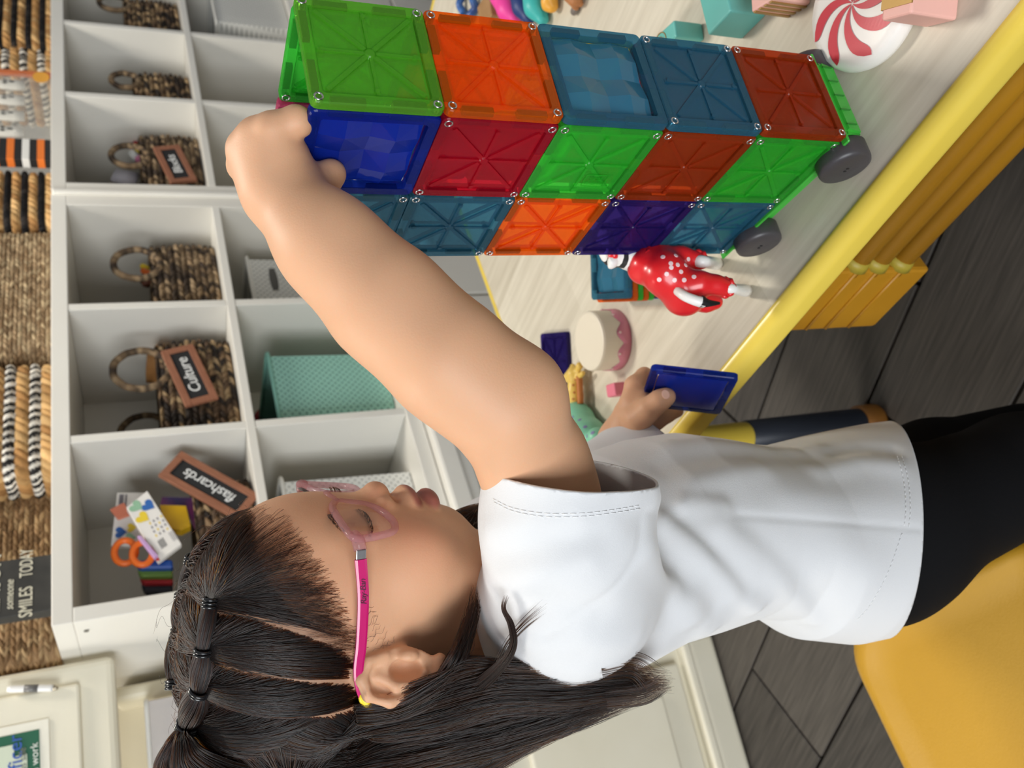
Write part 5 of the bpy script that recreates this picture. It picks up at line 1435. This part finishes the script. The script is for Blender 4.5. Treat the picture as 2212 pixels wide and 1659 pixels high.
for s in (-1, 1):
    c2 = spline([(s*y*1.04, z, 0) for y, z in rim2], 6, True)[:, :2]
    pts = [(gsurf(y, z), y, z) for y, z in c2]
    v, f = tube(pts, .0024, 10, True); v = np.array(v); mobj('rim', v, f, RIMC, gl_, smooth=True)
    cy, cz = c2.mean(0); lv = [(gsurf(cy, cz), cy, cz)]
    for k in (.35, .7, 1.): lv += [(gsurf(cy+(y-cy)*k, cz+(z-cz)*k), cy+(y-cy)*k, cz+(z-cz)*k) for y, z in c2]
    n = len(c2); lf = [(0, 1+i, 1+(i+1) % n) for i in range(n)]
    for a in range(2): lf += [(1+a*n+i, 1+(a+1)*n+i, 1+(a+1)*n+(i+1) % n, 1+a*n+(i+1) % n) for i in range(n)]
    mobj('lens', lv, lf, LENS, gl_, smooth=True)
    # end piece, hinge, temple
    e0 = np.array([gsurf(.0605, .006), s*.0605, .006])
    v, f = tube([e0+np.array([.0005,-s*.003,0]), e0+np.array([-.001,s*.003,-.0005]), e0+np.array([-.006,s*.0062,-.001])], [.0034,.0040,.0038], 10); mobj('end_piece', v, f, RIMC, gl_, smooth=True)
    hb = e0+np.array([-.0085, s*.0066, -.0012]); rbox('hinge', tuple(hb), (.006,.0022,.0062), .0005, SIL, gl_)
    path = spline([hb+np.array([-.003,0,0]), (.045,s*.0705,.0036), (.018,s*.0725,.0044), (-.002,s*.0735,.0058), (-.0195,s*.0735,.0005), (-.0310,s*.0730,-.0130), (-.0480,s*.0710,-.0330)], 8)
    k = len(path); hgt = np.interp(np.linspace(0,1,k), [0,.4,.55,.7,1], [.0036,.0032,.0028,.0026,.0040])
    v, f = [], []
    tg = np.gradient(path, axis=0); tg /= np.linalg.norm(tg, axis=1)[:, None]
    for i in range(k):
        out = np.array([0, s*1., 0]); up = np.cross(tg[i], out); up /= np.linalg.norm(up)
        if up[2] < 0 and abs(up[2]) > .2: up = -up
        for a, b in ((-1,-.6),(-.6,-1),(.6,-1),(1,-.6),(1,.6),(.6,1),(-.6,1),(-1,.6)): v.append(path[i]+out*a*.0013+up*b*hgt[i])
    for i in range(k-1):
        for j in range(8): f.append((i*8+j, i*8+(j+1) % 8, (i+1)*8+(j+1) % 8, (i+1)*8+j))
    f += [tuple(range(8))[::-1], tuple((k-1)*8+j for j in range(8))]
    bm = bmesh.new(); vs_ = [bm.verts.new(Vector(x)) for x in v]
    for q_ in f: bm.faces.new([vs_[i] for i in q_])
    bmesh.ops.recalc_face_normals(bm, faces=list(bm.faces))
    tmp_ = link('temple', bm_mesh('temple', bm, MAG), gl_)
    gp_ = path[int(k*.60):int(k*.86)]
    v, f = tube(gp_, np.interp(np.linspace(0,1,len(gp_)), [0,.15,.5,.85,1], [.0022,.0034,.0042,.0034,.0022]), 10); mobj('ear_grip', v, f, mat('silicone_yellow', (244,216,44), rough=.45), tmp_, smooth=True)
    if s < 0:
        c_ = .5*(np.array(path[2])+np.array(path[9])); c_[1] = -.0715-.0009
        d_ = Vector(path[2])-Vector(path[9]); d_.normalize(); 
        zz = Vector((0,-1,0)); zz = (zz-d_*zz.dot(d_)).normalized(); yy = zz.cross(d_)
        Mx = Matrix.Identity(4)
        for r in range(3): Mx[r][0], Mx[r][1], Mx[r][2] = d_[r], yy[r], zz[r]
        pb = Vector(path[8])+zz*.00145; Mx.translation = pb+d_*.004
        text_mesh('logo_script', 'Ray-Ban', .0052, mat('logo_silver', (120,70,90), rough=.3, metal=.8), tmp_, Mx, extrude=.0001, shear=.3, spacing=.9)
v, f = tube(spline([(gsurf(.010,.002),-.0104,.002), (.0885,-.004,.0052), (.0890,0,.0058), (.0885,.004,.0052), (gsurf(.010,.002),.0104,.002)], 6), .0022, 10); mobj('bridge', v, f, RIMC, gl_, smooth=True)
for s in (-1, 1):
    v, f = lathe([(0,-.0012),(.0028,-.0008),(.0034,0),(.0028,.0008),(0,.0012)], 12); mobj('nose_pad', [(c, a*.7, b*1.3) for a, b, c in v], f, RIMC, gl_, Matrix.Translation((.0815, s*.0088, -.0090)) @ Matrix.Rotation(s*.9, 4, 'Z'), True)

# ------------------------------------------------------------------ hair
def px_local(x, y, k=1.0):
    """point of the (scaled) cranium under a pixel, in head-local coordinates; arrays welcome"""
    x = np.atleast_1d(np.asarray(x, float)); y = np.atleast_1d(np.asarray(y, float))
    r = np.stack([(x-1106)/F, (y-829.5)/F, np.ones_like(x)], 1) @ CM.T
    o = ((CP-HT) @ HR-CRC)/(CRR*k); d = (r @ HR)/(CRR*k)
    a = (d*d).sum(1); b = (d*o).sum(1); c = (o*o).sum()-1
    disc_ = b*b-a*c; ok = disc_ > 0
    t = np.where(ok, (-b-np.sqrt(np.maximum(disc_, 0)))/a, -b/a)
    u = o+d*t[:, None]; u /= np.linalg.norm(u, axis=1)[:, None]
    return u, ok
def in_poly(x, y, poly):
    ins = np.zeros(len(x), bool); n = len(poly); j = n-1
    for i in range(n):
        xi, yi = poly[i]; xj, yj = poly[j]
        c = ((yi > y) != (yj > y)) & (x < (xj-xi)*(y-yi)/(yj-yi+1e-9)+xi); ins ^= c; j = i
    return ins
def sample_poly(poly, n):
    p = np.array(poly); lo, hi = p.min(0), p.max(0); out = np.zeros((0, 2))
    while len(out) < n:
        c = rng.uniform(lo, hi, (n*3, 2)); out = np.vstack([out, c[in_poly(c[:, 0], c[:, 1], poly)]])
    return out[:n]
def to_world(u, k): return (u*k[..., None]*CRR+CRC) @ HR.T+HT
NP_ = 16
def comb(u0, u1, lift0=1.005, lift1=1.07, jit=.012, wav=.0, n=NP_):
    """strands lying on the scalp from unit directions u0 to u1"""
    t = np.linspace(0, 1, n)[None, :, None]
    om = np.arccos(np.clip((u0*u1).sum(1), -1, 1))[:, None, None]; so = np.maximum(np.sin(om), 1e-4)
    u = np.sin((1-t)*om)/so*u0[:, None]+np.sin(t*om)/so*u1[:, None]
    N = len(u0); tt = np.linspace(0, 1, n)[None]
    k = lift0+(lift1-lift0)*np.sin(tt*math.pi/2)**.8+rng.uniform(0, jit, (N, 1))*np.sin(np.minimum(tt*1.6, 1)*math.pi/2)
    ph = rng.uniform(0, 6.28, (N, 1)); pert = np.cross(u0, u1); pert /= np.linalg.norm(pert, axis=1)[:, None]+1e-9
    u = u+pert[:, None]*(wav*np.sin(tt*rng.uniform(3, 9, (N, 1))+ph)*np.sin(tt*math.pi))[..., None]
    return to_world(u, k)
def jitter_dir(c, n, s):
    u = c+rng.normal(0, s, (n, 3)); return u/np.linalg.norm(u, axis=1)[:, None]
EPX = [(459,1304), (445,1406), (437,1489), (413,1562)]
EL = [px_local(x, y, 1.07)[0][0] for x, y in EPX]
ST = []; RD = []
def add(S_, r=.00016, taper=True):
    ST.append(S_.astype(np.float32)); n = S_.shape[1]
    rr = r*(np.clip((1-np.linspace(0, 1, n))*6, .25, 1) if taper else np.ones(n))
    RD.append(np.tile(rr, (len(S_), 1)).astype(np.float32))
S1 = [(546,1066),(550,1090),(550,1140),(562,1205),(585,1262),(625,1312),(685,1355),(725,1374),(680,1362),(610,1340),(540,1315),(480,1300),(425,1285),(398,1272),(432,1190),(482,1120)]
S1b = [(550,1080),(620,1110),(675,1180),(715,1255),(750,1320),(775,1380),(742,1382),(640,1312),(590,1255),(566,1180),(552,1120)]
S2 = [(470,1318),(545,1334),(612,1356),(680,1380),(740,1403),(772,1440),(755,1466),(660,1462),(570,1452),(500,1432),(440,1412),(392,1395),(388,1330),(430,1312)]
S3 = [(470,1425),(500,1440),(570,1460),(660,1472),(755,1476),(790,1498),(770,1522),(700,1538),(600,1532),(520,1512),(450,1495),(385,1480),(378,1410),(430,1425)]
S4 = [(440,1505),(520,1522),(600,1542),(700,1550),(640,1600),(560,1640),(480,1640),(410,1575),(375,1490)]
for poly, e, n, r in ((S1, 0, 2600, .00016), (S1b, 0, 480, .000075), (S2, 1, 2600, .00016), (S3, 2, 2400, .00016), (S4, 3, 1800, .00016)):
    q_ = sample_poly(poly, n); u0, ok = px_local(q_[:, 0], q_[:, 1]); u0 = u0[ok]
    add(comb(u0, jitter_dir(EL[e], len(u0), .016), jit=.02 if poly is not S1b else .004, wav=.012, lift1=1.075), r, False)
for poly, e, n in (([(398,1270),(450,1290),(440,1400),(380,1400)], 1, 1000), ([(378,1396),(440,1412),(430,1482),(373,1480)], 2, 900), ([(440,1185),(480,1200),(458,1292),(400,1268)], 0, 700), ([(373,1478),(430,1490),(405,1560),(370,1550)], 3, 600)):
    q_ = sample_poly(poly, n); u0, ok = px_local(q_[:, 0], q_[:, 1]); u0 = u0[ok]
    add(comb(u0, jitter_dir(EL[e], len(u0), .016), jit=.015, wav=.02, lift1=1.07), .00017, False)
# fine hairs along the hairline, sweeping back
q_ = sample_poly([(600,1085),(690,1185),(755,1290),(800,1380),(800,1470),(750,1440),(690,1300),(630,1180)], 300); u0, ok = px_local(q_[:, 0], q_[:, 1]); u0 = u0[ok]
u1 = u0*.72+EL[0]*.28+np.array([-.06,0,-.02]); u1 /= np.linalg.norm(u1, axis=1)[:, None]; add(comb(u0, u1, 1.003, 1.012, .004, .01, 8), .00007)
q_ = sample_poly([(780,1330),(850,1300),(880,1370),(800,1440)], 70); u0, ok = px_local(q_[:, 0], q_[:, 1]); u0 = u0[ok]
u1 = u0+np.array([.10,0,-.16])*rng.uniform(.3,1,(len(u0),1)); u1 /= np.linalg.norm(u1, axis=1)[:, None]; add(comb(u0, u1, 1.003, 1.03, .01, .02, 8), .00006)
# far side of the parting: the mirrored row of ties
u = rng.normal(0, 1, (26000, 3)); u /= np.linalg.norm(u, axis=1)[:, None]
loc = u*CRR+CRC
pu, _ = px_local(*np.array([(546,1064),(480,1120),(432,1190),(398,1272),(382,1350),(376,1440),(372,1540)]).T); pl_ = pu*CRR+CRC
o_ = np.argsort(pl_[:, 0]); ypart = np.interp(loc[:, 0], pl_[o_, 0], pl_[o_, 1])
keep = (hair_mask(loc) > .5) & (loc[:, 1] > ypart+.0018) & (loc[:, 2] > .0)
uf = u[keep][:5200]; lf = uf*CRR+CRC
ELm = [e*np.array([1,-1,1]) for e in EL]
ex = np.array([(e*CRR+CRC)[0] for e in ELm])
idx = np.argmin(np.abs(lf[:, 0][:, None]*.75-ex[None]-.0), axis=1)
tgt_ = np.stack([jitter_dir(ELm[i], 1, .02)[0] for i in idx]); add(comb(uf, tgt_, jit=.03, wav=.02, lift1=1.09), .00017, False)
# bubbles between the ties, on both sides
def rope(A, B, r0, r1, n, fold_=.0):
    A, B = np.asarray(A), np.asarray(B); d = B-A; L = np.linalg.norm(d); d /= L
    a = np.cross(d, hw((0,0,1))-HT); a /= np.linalg.norm(a); b = np.cross(d, a)
    t = np.linspace(0, 1, NP_)[None]; th = rng.uniform(0, 6.283, (n, 1)); rr = np.sqrt(rng.uniform(.25, 1, (n, 1)))
    R_ = (r0+(r1-r0)*np.sin(np.pi*t)**.8)*rr; th = th+.5*t
    return A+d*(t*L)[..., None]+a*(R_*np.cos(th))[..., None]+b*(R_*np.sin(th))[..., None]
EWn = [to_world(np.asarray(e), np.array(1.095)) for e in EL]; EWf = [to_world(np.asarray(e), np.array(1.095)) for e in ELm]
for EW in (EWn, EWf):
    for i, (r0, r1) in enumerate(((.0034,.0050),(.0042,.0066),(.0046,.0088))):
        add(rope(EW[i], EW[i+1], r0, r1, 700), .00016, False)
# the last tie opens into the tail that joins the long hair
b_sh = BVHTree.FromPolygons([Vector(v) for v in shv], [tuple(int(i) for i in f) for f in shq])
def front_depth(x, y):
    h_ = hit(b_sh, x, y); h2_ = hit(bvh_b, x, y); d = 9.
    for g in (h_, h2_):
        if g[0] is not None: d = min(d, float((CM.T @ (np.array(g[0])-CP))[2]))
    return d
def guide(stations, n, spread, dspread, r=.00016, end=(.8, 1.), npt=20, clear=.004, start=None, wave=.0, ain=None):
    """strands following a pixel/depth path with a spread given per station"""
    stn = np.array(stations, float); k = len(stn)
    spread = np.broadcast_to(spread, (k,)); dspread = np.broadcast_to(dspread, (k,))
    fd = [front_depth(x, y) for x, y, _ in stn]
    a = rng.uniform(-1, 1, (n, 1)) if ain is None else ain.reshape(n, 1); b = rng.uniform(-1, 1, (n, 1))
    tg = np.gradient(stn[:, :2], axis=0); nr_ = np.stack([-tg[:, 1], tg[:, 0]], 1); nr_ /= np.linalg.norm(nr_, axis=1)[:, None]
    X = stn[:, 0]+a*spread*nr_[:, 0]; Y = stn[:, 1]+a*spread*nr_[:, 1]
    D = stn[:, 2]+b*dspread
    D = np.minimum(D, np.array([f-clear if f < 9 else 9 for f in fd])+np.abs(b)*.002)
    W = CP+(np.stack([(X-1106)/F, (Y-829.5)/F, np.ones_like(X)], -1) @ CM.T)*D[..., None]
    if start is not None:
        st_ = start if start.ndim == 3 else start[:, None]; W = np.concatenate([st_, W], 1); k += st_.shape[1]
    en = rng.uniform(end[0], end[1], n)
    out = np.empty((n, npt, 3)); p = np.concatenate([2*W[:, :1]-W[:, 1:2], W, 2*W[:, -1:]-W[:, -2:-1]], 1)
    for j, s in enumerate(np.linspace(0, 1, npt)):
        x = s*en*(k-1); i = np.minimum(x.astype(int), k-2); t = (x-i)[:, None]; ar = np.arange(n)
        A_, B_, C_, D_ = p[ar, i], p[ar, i+1], p[ar, i+2], p[ar, i+3]
        out[:, j] = .5*(2*B_+(C_-A_)*t+(2*A_-5*B_+4*C_-D_)*t*t+(3*B_-A_-3*C_+D_)*t**3)
    ph = rng.uniform(0, 6.28, (n, 3)); tt = np.linspace(0, 1, npt)
    out += wave*np.sin(tt[None, :, None]*rng.uniform(3, 10, (n, 1, 1))+ph[:, None])*tt[None, :, None]
    add(out, r)
e4 = np.tile(EWn[3], (1, 1)); d4 = float(proj(EWn[3])[2])
tl_ = jitter_dir(np.array([0,0,1.]), 1500, .6)*.004+EWn[3]
guide([(395,1600,d4-.006),(420,1668,d4),(560,1730,.53),(760,1720,.55),(960,1650,.555),(1120,1570,.555),(1290,1505,.55)], 1100, (22,55,70,70,70,60,45), (.006,.014,.02,.02,.02,.02,.015), start=tl_[:1100], end=(.75,1.), wave=.002)
guide([(372,1610,d4-.004),(362,1672,d4+.004),(420,1760,.55)], 400, (18,34,40), (.006,.012,.015), start=tl_[1100:], end=(.6,1.))
# long hair from the back of the head past the ear and down the back
kb = (hair_mask(loc) > .6) & (loc[:, 0] < -.035) & (loc[:, 1] < .05)
ub = u[kb]
rt = ub[rng.integers(0, len(ub), 5200)]; rt = rt[np.argsort(rt[:, 2])]
rw_ = to_world(rt, np.full(len(rt), 1.01))
def strands_back(lo_, hi_, n):
    m_ = rng.integers(int(len(rt)*lo_), int(len(rt)*hi_), n); return rw_[m_]
def px_roots(poly, n, c, hlf):
    q_ = sample_poly(poly, n); uu, ok = px_local(q_[:, 0], q_[:, 1]); uu[~ok] = uu[ok][0]
    a_ = np.clip((q_[:, 1]-c)/hlf+rng.normal(0, .12, n), -1, 1)
    tu = px_local([800], [c])[0]; um = uu*.5+tu*.5; um /= np.linalg.norm(um, axis=1)[:, None]
    return np.stack([to_world(uu, np.full(n, 1.005)), to_world(um, 1.035+rng.uniform(0, .02, n))], 1), a_
dn_ = lambda s: float(proj(s)[2])
r0_, a0_ = px_roots([(520,1540),(610,1546),(700,1548),(770,1530),(800,1512),(790,1545),(700,1600),(600,1640),(520,1600)], 3000, 1572, 55)
guide([(800,1562,.516),(930,1528,.522),(1070,1490,.525),(1220,1488,.535),(1340,1478,.545),(1430,1478,.55)], 3000, (40,60,58,48,36,24), (.009,.014,.018,.018,.016,.012), start=r0_, end=(.62,1.03), wave=.0024, ain=-a0_, clear=-.006)
r1_, a1_ = px_roots([(500,1590),(620,1600),(760,1560),(780,1640),(600,1690)], 2200, 1625, 60)
guide([(820,1625,.535),(940,1600,.540),(1080,1570,.55),(1220,1530,.555),(1350,1490,.56)], 2200, (70,70,60,50,36), (.016,.02,.02,.02,.016), start=r1_, end=(.6,1.05), wave=.0026, ain=-a1_)
guide([(640,1660,.55),(800,1640,.545),(940,1600,.545),(1080,1570,.55),(1220,1530,.555),(1350,1490,.56)], 2600, (80,70,70,60,50,36), (.02,.02,.02,.02,.02,.016), start=strands_back(0,1,2600), end=(.6,1.05), wave=.0026)
guide([(770,1545,.507),(860,1534,.512),(945,1490,.516),(1010,1450,.518),(1120,1458,.520),(1260,1452,.525),(1380,1445,.535)], 900, (22,22,26,26,26,24,18), (.006,.008,.008,.010,.012,.012,.010), clear=-.3, start=px_roots([(760,1530),(800,1505),(830,1520),(800,1550)], 900, 1530, 25)[0], end=(.7,1.), wave=.002)
# locks curling over the shoulder
guide([(925,1520,.52),(960,1465,.515),(990,1415,.515),(1010,1360,.53),(1024,1310,.54),(1030,1265,.55)], 340, (20,20,18,14,10,8), .006, r=.00012, end=(.6,1.), wave=.002)
guide([(940,1540,.52),(1020,1492,.51),(1080,1440,.50),(1108,1395,.49),(1104,1350,.48),(1088,1315,.475),(1094,1285,.47)], 150, (22,18,13,9,7,5,7), .003, r=.00010, end=(.75,1.))
guide([(1075,1430,.50),(1100,1385,.49),(1135,1345,.48),(1185,1305,.475)], 34, (8,9,12,18), .003, r=.00008, end=(.6,1.))
guide([(1300,1450,.52),(1370,1440,.52),(1420,1480,.52)], 60, (24,34,44), .006, r=.00009, end=(.6,1.))
guide([(1310,1510,.53),(1390,1500,.53),(1445,1470,.53)], 90, (24,24,20), .006, r=.0001, end=(.6,1.))
# hair falling on the far side of the face, below the chin
guide([(900,1235,.66),(960,1212,.655),(1010,1180,.65),(1060,1150,.65),(1120,1135,.65)], 1300, (66,78,80,66,50), (.010,.012,.012,.012,.012), end=(.7,1.), clear=-.3, wave=.0015)
guide([(985,1160,.64),(1020,1125,.64),(1045,1095,.64),(1052,1070,.64)], 40, (20,16,14,12), .006, r=.00009, end=(.6,1.), clear=-.3, wave=.004)
# stray hairs along the crown
q_ = rng.uniform(0, 1, (90, 2)); m_ = rng.integers(0, len(uf), 90); us = uf[m_]
u1 = us+rng.normal(0, .12, (90, 3))+np.array([-.08,0,.02]); u1 /= np.linalg.norm(u1, axis=1)[:, None]; add(comb(us, u1, 1.04, 1.15, .06, .05), .00007)
# lashes and eyebrows
def face_hairs(cy, n, x0, z0, dz, ln, rr, up, sgn):
    y = cy+rng.uniform(-.0125, .0125, n); zb = z0+dz*((y-cy)/.0125)**2+rng.uniform(-1, 1, n)*(.0016 if not up else .0004)
    xb = x0-14.*(y-sgn*.027)**2
    t = np.linspace(0, 1, 6)[None, :, None]; base = np.stack([xb, y, zb], 1)[:, None]
    dirv = np.stack([np.full(n, .75 if up else .10), (y-cy)*30*1. if up else sgn*np.full(n, .9), np.full(n, -.35 if up else .12)], 1)[:, None]
    S_ = base+dirv*ln*t+np.array([0, 0, 1.])*(ln*.5*t*t if up else 0)
    add(((S_.reshape(-1, 3)) @ HR.T+HT).reshape(n, 6, 3), rr)
for s in (-1, 1):
    face_hairs(s*.031, 60, .0782, -.0118, .002, .0075, .00012, True, s)
    face_hairs(s*.032, 260, .0835, .0125, -.003, .0055, .00009, False, s)

def hair_curves(name, strands, radii, material):
    hc = bpy.data.hair_curves.new(name)
    sizes = np.concatenate([np.full(len(s), s.shape[1]) for s in strands]).astype(int)
    hc.add_curves([int(x) for x in sizes])
    pos = np.concatenate([s.reshape(-1, 3) for s in strands]).astype(np.float32); rad = np.concatenate([r.reshape(-1) for r in radii]).astype(np.float32)
    hc.attributes['position'].data.foreach_set('vector', pos.ravel())
    ra = hc.attributes.get('radius') or hc.attributes.new('radius', 'FLOAT', 'POINT'); ra.data.foreach_set('value', rad)
    hc.materials.append(material)
    return link(name, hc)
HM = bpy.data.materials.new('dark_brown_hair'); HM.use_nodes = True; nt = HM.node_tree
hb_ = nt.nodes.new('ShaderNodeBsdfHairPrincipled'); hb_.parametrization = 'MELANIN'
hb_.inputs['Melanin'].default_value = .88; hb_.inputs['Melanin Redness'].default_value = .35; hb_.inputs['Roughness'].default_value = .30; hb_.inputs['Radial Roughness'].default_value = .45
hb_.inputs['Random Color'].default_value = .25; hb_.inputs['Random Roughness'].default_value = .2
nt.links.new(hb_.outputs[0], nt.nodes['Material Output'].inputs[0])
hair = hair_curves('hair', ST, RD, HM); world_child(hair, person); tag(hair, kind='stuff')
# black hair ties
TIE = mat('tie_rubber', (18,18,20), rough=.22, coat=.3)
for EW in (EWn, EWf):
    for i, (r, n) in enumerate(((.0040,3),(.0048,2),(.0052,2),(.0066,3))):
        d = EW[min(i+1, 3)]-EW[min(i, 2)]; d = Vector(d).normalized(); a = d.orthogonal().normalized(); b = d.cross(a)
        for j in range(n):
            c_ = Vector(EW[i])+d*((j-(n-1)/2)*.0021)
            pts = [np.array(c_+(a*math.cos(t)+b*math.sin(t))*r) for t in np.linspace(0, 2*math.pi, 26, endpoint=False)]
            v, f = tube(pts, .0011, 7, True); world_child(mobj('hair_tie', v, f, TIE, smooth=True), person)
